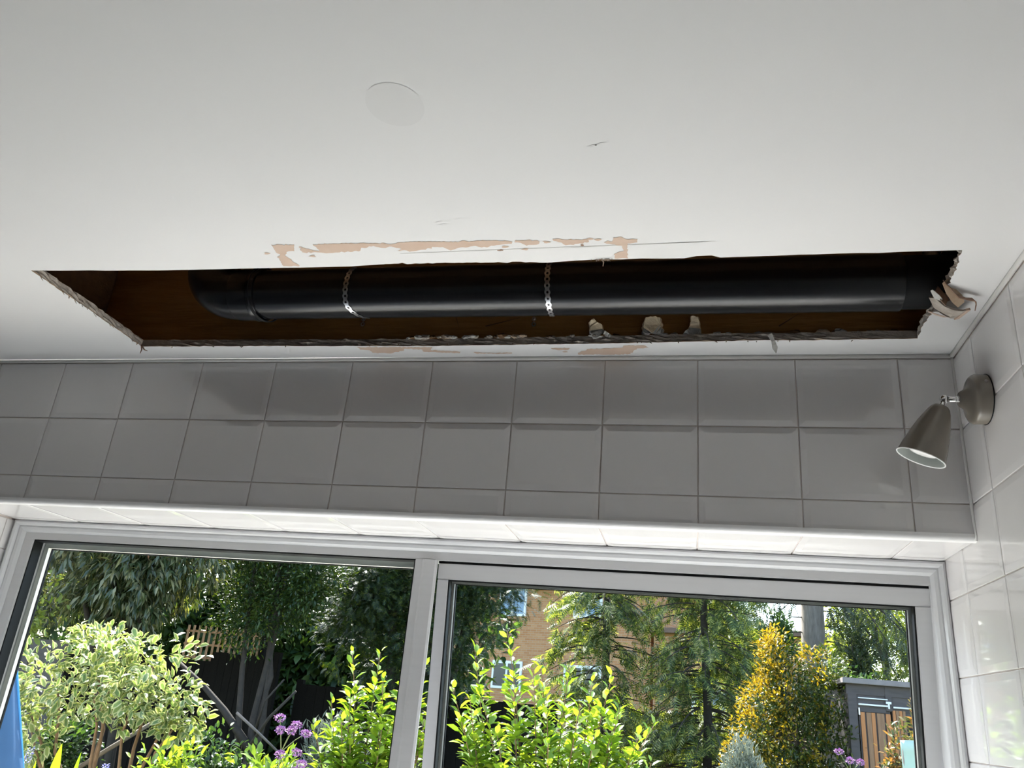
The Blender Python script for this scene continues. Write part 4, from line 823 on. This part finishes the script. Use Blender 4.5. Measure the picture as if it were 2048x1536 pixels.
clump('photinia', 'low photinia with coppery tips in front of the shed planks', (1.18, 6.3, 1.45), (.15, .15, .26), 220, 7, .055, .028, T_BROAD, 'leaf_photinia', 68, stem='bark')
# large-leaved pond plant with blue spikes, by the parasol
def blade(parent, base, tip, w, o0):
    b = Vector(base); t = Vector(tip); d = (t - b); side = d.cross(Vector((0.3, -1, 0))).normalized(); V = []; k_ = 8
    for i in range(k_ + 1):
        f = i / k_; ww = w * (math.sin(math.pi * min(1, f * .86 + .14)) ** .8) if f < 1 else 0.0005; c = b + d * f + Vector((0, -.02 * math.sin(f * 3), 0))
        V += [c - side * ww / 2, c + Vector((0, .012, 0)) * (ww / w), c + side * ww / 2]
    Fc = []
    for i in range(k_):
        for j in range(2): a = 3 * i + j; Fc.append((a, a + 1, a + 4, a + 3))
    return obj('leaf', mesh_np('leaf', [v - Vector(o0) for v in V], Fc, 'leaf_pond', smooth=True), parent)
o0 = (-3.28, 1.95, -.06); e = empty('pickerel_plant', o0); tag(e, 'broad pointed green leaves with blue flower spikes at lower left corner', 'plant')
q = Q(70)
for (bx, bz, tx, tz, w) in [(-3.30, 1.0, -3.31, 1.335, .055), (-3.20, 1.05, -3.20, 1.31, .026), (-3.40, 1.0, -3.42, 1.255, .03), (-3.12, 1.02, -3.10, 1.262, .03), (-2.99, 1.0, -2.98, 1.27, .03), (-3.26, 0.95, -3.22, 1.22, .04)]:
    blade(e, (bx, 1.9, bz), (tx, 1.88, tz), w, o0)
    MB().tube([Vector((bx * .6 - 3.28 * .4, 1.93, -.05)) - Vector(o0), Vector((bx, 1.9, bz + .02)) - Vector(o0)], [.006, .004], 6).build('stalk', 'green_stem', e, smooth=True)
for (x, z, hh) in [(-3.485, 1.30, .07), (-3.075, 1.27, .05)]:
    st = MB().tube([Vector((-3.28, 1.95, -.05)) - Vector(o0), Vector((x, 1.9, z - hh)) - Vector(o0), Vector((x, 1.9, z - .01)) - Vector(o0)], [.006, .004, .003], 6).build('stalk', 'green_stem', e, smooth=True)
    P = np.array([(x + .008 * math.cos(i * 2.4), 1.9 + .008 * math.sin(i * 2.4), z - hh + hh * i / 46) for i in range(46)]); A = P - np.array((x, 1.9, 0)); A[:, 2] = .004
    foliage(e, P, A, .012, .009, T_SMALL, 'blue_petal', 'flower_spike', q=q)
# tall lilac verbena
def verbena(name, label, heads, fork, base, seed, s_):
    q = Q(seed); e = empty(name, base); tag(e, label, 'flower', 'lilac verbenas'); b0 = Vector(base)
    MB().tube([Vector((0, 0, 0)), (Vector(fork) - b0) * .5 + Vector((.01, 0, 0)), Vector(fork) - b0], [.005 * s_, .004 * s_, .003 * s_], 6).build('stem', 'green_stem', e, smooth=True)
    for h in heads:
        h = Vector(h); MB().tube([Vector(fork) - b0, (Vector(fork) - b0).lerp(h - b0, .55) + Vector((0, 0, .008)), h - b0], [.0026 * s_, .002 * s_, .002 * s_], 6).build('stem', 'green_stem', e, smooth=True)
        D = unit(q.normal(0, 1, (130, 3)) + np.array([0, 0, .5])); P = np.array(h) + D * np.array([.024, .024, .015]) * s_ * q.uniform(.55, 1.1, (130, 1))
        foliage(e, P, D + q.normal(0, .4, D.shape), .011 * s_, .009 * s_, T_SMALL, 'lilac', 'flower_head', q=q)
verbena('verbena', 'tall lilac verbena flower heads above the leafy plants', [(-2.625, 2.6, 1.505), (-2.60, 2.58, 1.448), (-2.545, 2.6, 1.45), (-2.525, 2.6, 1.478), (-2.465, 2.6, 1.442)], (-2.585, 2.6, 1.345), (-2.60, 2.65, GZ), 81, 1.0)
verbena('verbena', 'shorter lilac verbena flower heads just below the tall ones', [(-2.562, 2.55, 1.335), (-2.475, 2.55, 1.352), (-2.425, 2.52, 1.305), (-2.45, 2.52, 1.27)], (-2.49, 2.55, 1.20), (-2.49, 2.6, GZ), 82, 1.0)
verbena('verbena', 'small lilac verbena flowers in front of the shed door', [(.53, 5.0, 1.56), (.60, 5.0, 1.51), (.67, 5.0, 1.505)], (.60, 5.0, 1.42), (.60, 5.05, GZ), 83, 1.1)

# --- dark gate and fences
def board_fence(name, label, x0, x1, y, z1, bw, material, posts, dx=0.0, slope=0.0):
    e = empty(name, (x0, y, GZ)); tag(e, label, 'fence'); q = Q(int(abs(x0) * 100)); x = 0.0
    while x < x1 - x0 - .01:
        h = z1 - GZ + slope * x + q.normal(0, .004); boxo('board', material, e, x + .002, min(x + bw, x1 - x0) - .002, -.010 + q.uniform(-.003, .003), .010, .03, h); x += bw
    for px in posts: boxo('post', material, e, px - x0 - .04, px - x0 + .04, .012, .09, -.1, z1 - GZ + .05, .004)
    for z in (.35, .95, 1.5):
        if z < z1 - GZ: boxo('rail', material, e, 0, x1 - x0, .012, .05, z - .03, z + .03)
    return e
board_fence('garden_gate', 'near-black board gate below the wooden trellis', -5.98, -5.22, 7.35, 1.965, .095, 'fence_dark', [-5.18], slope=-.03)
board_fence('garden_fence', 'near-black board fence behind the variegated shrub', -9.6, -6.02, 7.45, 1.86, .12, 'fence_dark', [-9.5, -8.25, -7.1, -6.03])
board_fence('garden_fence', 'dark board fence under the yew tree', -5.1, -2.0, 7.9, 1.70, .12, 'fence_dark', [-5.1, -3.5, -2.0])
e = empty('grey_post', (-8.35, 6.9, GZ)); tag(e, 'pale grey slanted post with dark panel at far left behind the parasol', 'post')
MB().tube([(0.12, 0, 0), (-.08, 0, 1.85)], [.05, .05], 4).build('shaft', 'rock', e); boxo('panel', 'shed_dark', e, 0, .75, .02, .06, .6, 1.78)
# trellis of crossed laths
e = empty('trellis', (-6.55, 7.6, 1.9)); tag(e, 'orange-brown wooden trellis panel above the dark gate', 'trellis')
for i in range(14): boxo('lath', 'trellis_wood', e, i * .075, i * .075 + .024, -.008, .006, -.12, .36)
for z in (-.02, .13, .28): boxo('lath', 'trellis_wood', e, -.02, 1.03, .007, .02, z, z + .024)
boxo('post', 'fence_dark', e, 1.02, 1.08, -.02, .05, -1.75, .30)
# brown slatted fence at the far end
e = empty('garden_fence', (-2.4, 13.8, GZ)); tag(e, 'reddish brown horizontal board fence behind the conifers', 'fence')
for i in range(13): boxo('board', 'fence_brown', e, 0, 4.6, -.012 + .004 * (i % 2), .012, .05 + i * .122, .05 + i * .122 + .114)
for i in range(4): boxo('post', 'fence_brown', e, .0 + i * 1.5, .10 + i * 1.5, -.06, .06, -.1, 1.68)
# loose stakes and a stone in the bed
for pts, r_, lab, nm in (([(-4.95, 4.0, .9), (-4.42, 4.25, 1.36)], .018, 'grey slanted wooden stake below the variegated shrub', 'stake'), ([(-4.22, 5.0, 1.42), (-3.72, 5.0, 1.12)], .012, 'thin grey stick slanting in front of the dark gate', 'stake')):
    e = empty(nm, pts[0]); tag(e, lab, 'stake'); b = Vector(pts[0]); d = (Vector(pts[1]) - b)
    ext = b - d * ((b.z - GZ) / d.z) if d.z > 0 else b
    MB().tube([Vector((0, 0, 0)), d * .5 + Vector((0, 0, .004)), d], [r_, r_ * .9, r_ * .75], 8).build('shaft', 'rock', e, smooth=True)
    if d.z > 0: MB().tube([ext - b, Vector((0, 0, 0))], [r_ * 1.05, r_], 8).build('foot', 'rock', e, smooth=True)
    else: MB().tube([Vector(d), Vector(d) + Vector((.35, 0, -d.z * 0 - (pts[1][2] - GZ)))], [r_ * .75, r_ * .75], 8).build('foot', 'rock', e, smooth=True)

# --- shed
e = empty('garden_shed', (1.10, 8.0, GZ)); tag(e, 'dark timber garden shed with orange-brown plank doors', 'shed')
hz = 2.25 - GZ
boxo('side_wall', 'shed_dark', e, .04, .08, .04, 1.8, 0, hz - .09); boxo('side_wall', 'shed_dark', e, 1.62, 1.66, .04, 1.8, 0, hz - .09); boxo('back_wall', 'shed_dark', e, .08, 1.62, 1.76, 1.8, 0, hz - .09)
boxo('roof', 'shed_felt', e, -.02, 1.76, -.06, 1.9, hz - .055, hz, .004); boxo('fascia', 'shed_dark', e, .02, 1.70, 0.0, .04, hz - .16, hz - .056)
boxo('corner_post', 'shed_dark', e, .03, .115, -.005, .05, 0, hz - .16); boxo('centre_post', 'shed_dark', e, .40, .46, -.006, .04, hz - .30, hz - .06)
boxo('lintel', 'shed_dark', e, .115, 1.62, .01, .04, hz - .30, hz - .16)
boxo('rail', 'white_paint', e, .13, .42, -.012, .008, hz - .195, hz - .185); boxo('rail', 'white_paint', e, .13, .42, -.016, .008, hz - .262, hz - .247); boxo('rail', 'white_paint', e, .47, 1.2, -.016, .008, hz - .268, hz - .253)
boxo('bracket', 'white_paint', e, .40, .452, -.022, .0, hz - .232, hz - .21); boxo('bracket', 'white_paint', e, .418, .434, -.022, .0, hz - .28, hz - .232)
d1 = boxo('door', 'shed_dark', e, .13, .44, .02, .04, .03, hz - .275); boxo('hinge', 'galvanised', d1, .128, .142, .004, .02, hz - .36, hz - .29); boxo('top_rail', 'shed_dark', d1, .145, .40, .004, .02, hz - .325, hz - .285)
q = Q(90); x = .145
for i, (w, m) in enumerate([(.042, 'shed_door_orange'), (.012, 'shed_dark'), (.048, 'shed_door'), (.036, 'shed_door_orange'), (.012, 'shed_dark'), (.072, 'shed_door'), (.012, 'shed_dark'), (.046, 'shed_door_orange')]):
    if m != 'shed_dark': boxo('plank', m, d1, x, x + w, .002 + .006 * q.random(), .02, .04, hz - .33, .002)
    x += w + .002
d2 = boxo('door', 'shed_dark', e, .46, 1.40, .02, .04, .03, hz - .275)
for i in range(4): boxo('plank', ['shed_door_orange', 'shed_door'][i % 2], d2, .462 + i * .032, .490 + i * .032, .004, .02, .04, hz - .29, .002)
boxo('opening', 'rubber', d2, .60, .72, .012, .02, .6, hz - .34)
for i in range(8): boxo('plank', ['shed_door_orange', 'shed_door'][i % 2], d2, .73 + i * .08, .80 + i * .08, .004, .02, .04, hz - .29, .002)

# --- pale green fabric on a pole frame at lower right
o0 = (1.5, 5.5, GZ); e = empty('fabric_screen', o0); tag(e, 'pale green fabric screen at lower right below the photinia', 'fabric')
V = []; nx, nz = 14, 10
for j in range(nz + 1):
    for i in range(nx + 1):
        fx, fz = i / nx, j / nz; x = 1.055 + fx * .5 + .015 * (1 - fz); z = 1.675 - .75 * (1 - fz) + .012 * math.sin(fx * 3.0) * fz
        V.append((x - o0[0], .018 * math.sin(fx * 17 + fz * 2) * (1.1 - fz) + .01 * math.sin(fz * 9 + fx * 5), z - o0[2]))
Fc = [(j * (nx + 1) + i, j * (nx + 1) + i + 1, (j + 1) * (nx + 1) + i + 1, (j + 1) * (nx + 1) + i) for j in range(nz) for i in range(nx)]
sh = obj('sheet', mesh_np('sheet', V, Fc, 'cloth_green', smooth=True), e); sm = sh.modifiers.new('thick', 'SOLIDIFY'); sm.thickness = .003
for sx in (-.43, .05): MB().tube([(sx, .02, 0), (sx, .02, 1.525)], .010, 8).build('pole', 'rock', e, smooth=True)

# --- half-closed blue parasol at far left
o0 = (-3.16, .86, -.06); e = empty('parasol', o0); tag(e, 'half-closed blue garden parasol at the left edge of the window', 'parasol')
MB().tube([(0, 0, 0), (0, 0, 2.52)], .019, 16).build('pole', 'white_paint', e, smooth=True)
MB().lathe([(0, 2.56), (.014, 2.55), (.02, 2.52), (.014, 2.49)], 16).build('finial', 'white_paint', e, smooth=True)
MB().lathe([(.24, 0.0), (.24, .05), (.06, .08), (.03, .3), (0, .3)], 32).build('base_weight', 'rock', e, smooth=True, auto=40)
V = []; k_ = 96; lv_ = 16
for j in range(lv_ + 1):
    f = j / lv_; z = 2.49 - 1.45 * f; rr = .03 + .405 * f * (2.0 / 2.0) * 1.22
    for i in range(k_):
        th = 2 * math.pi * i / k_; fold = 1 - (.10 + .10 * f) * (0.5 - 0.5 * math.cos(8 * th)) - .03 * f * math.sin(24 * th + 5 * f); V.append((rr * fold * math.cos(th), rr * fold * math.sin(th), z))
Fc = [(j * k_ + i, j * k_ + (i + 1) % k_, (j + 1) * k_ + (i + 1) % k_, (j + 1) * k_ + i) for j in range(lv_) for i in range(k_)]
cn = obj('canopy', mesh_np('canopy', V, Fc, 'parasol_blue', smooth=True), e); sm = cn.modifiers.new('thick', 'SOLIDIFY'); sm.thickness = .002
for i in range(8):
    th = 2 * math.pi * i / 8; MB().tube([((.03 + .494 * f) * math.cos(th) * 1.006, (.03 + .494 * f) * math.sin(th) * 1.006, 2.49 - 1.45 * f) for f in np.linspace(0, 1, 6)], .006, 6).build('seam_piping', 'parasol_edge', cn, smooth=True)

# --- houses beyond
AH = math.radians(22)
def house(name, label, O, x0, x1, top, wins, roof, seed):
    e = empty(name, (O[0], O[1], GZ)); e.rotation_euler = (0, 0, -AH); tag(e, label, 'house')
    boxo('wall', 'brickwork', e, x0, x1, 0, 6, -.2, top - GZ)
    for (a, b, z0, z1, pane) in wins:
        w = boxo('window', 'white_paint', e, a, b, -.05, .03, z0 - GZ, z1 - GZ, .01); t = .09
        mid = (a + b) / 2
        for p0, p1 in ((a + t, mid - t / 2), (mid + t / 2, b - t)): boxo('pane', pane, w, p0, p1, -.056, -.05, z0 + t - GZ, z1 - t - GZ)
    if roof == 'pitched':
        mb = MB(); zt = top - GZ; mb.add([(x0 - .3, -.35, zt), (x1 + .3, -.35, zt), (x1 + .3, 3, zt + 2.0), (x0 - .3, 3, zt + 2.0), (x0 - .3, 6.35, zt), (x1 + .3, 6.35, zt), (x0 - .3, -.35, zt + .12), (x1 + .3, -.35, zt + .12)], [(6, 7, 2, 3), (3, 2, 5, 4), (0, 1, 7, 6), (0, 6, 3, 4), (1, 5, 2, 7), (0, 4, 5, 1)])
        mb.build('roof', 'roof_tile', e); boxo('fascia', 'fascia_white', e, x0 - .3, x1 + .3, -.40, -.34, zt - .10, zt + .12)
    else: boxo('roof', 'roof_tile', e, x0 - .2, x1 + .2, -.25, 6.2, top - GZ, top - GZ + .15)
    return e
house('brick_house', 'two-storey yellow-brown brick house with white windows beyond the trees', (-4, 26, 0), -7.5, 2.5, 5.75, [(-3.45, -2.27, 4.62, 5.66, 'window_pane_sky'), (-.35, .75, 4.60, 5.60, 'window_pane_sky'), (-3.5, -2.25, 2.2, 3.12, 'window_pane_dark'), (-.6, .8, 2.0, 3.1, 'window_pane_dark'), (-6.6, -5.2, 4.6, 5.6, 'window_pane_sky')], 'pitched', 1)
house('brick_annexe', 'lower flat-roofed brick building right of the house', (0, 24, 0), -1.7, 3.2, 4.15, [(-.45, .6, 1.75, 2.6, 'window_pane_sky'), (1.2, 2.2, 1.8, 2.7, 'window_pane_sky')], 'flat', 2)
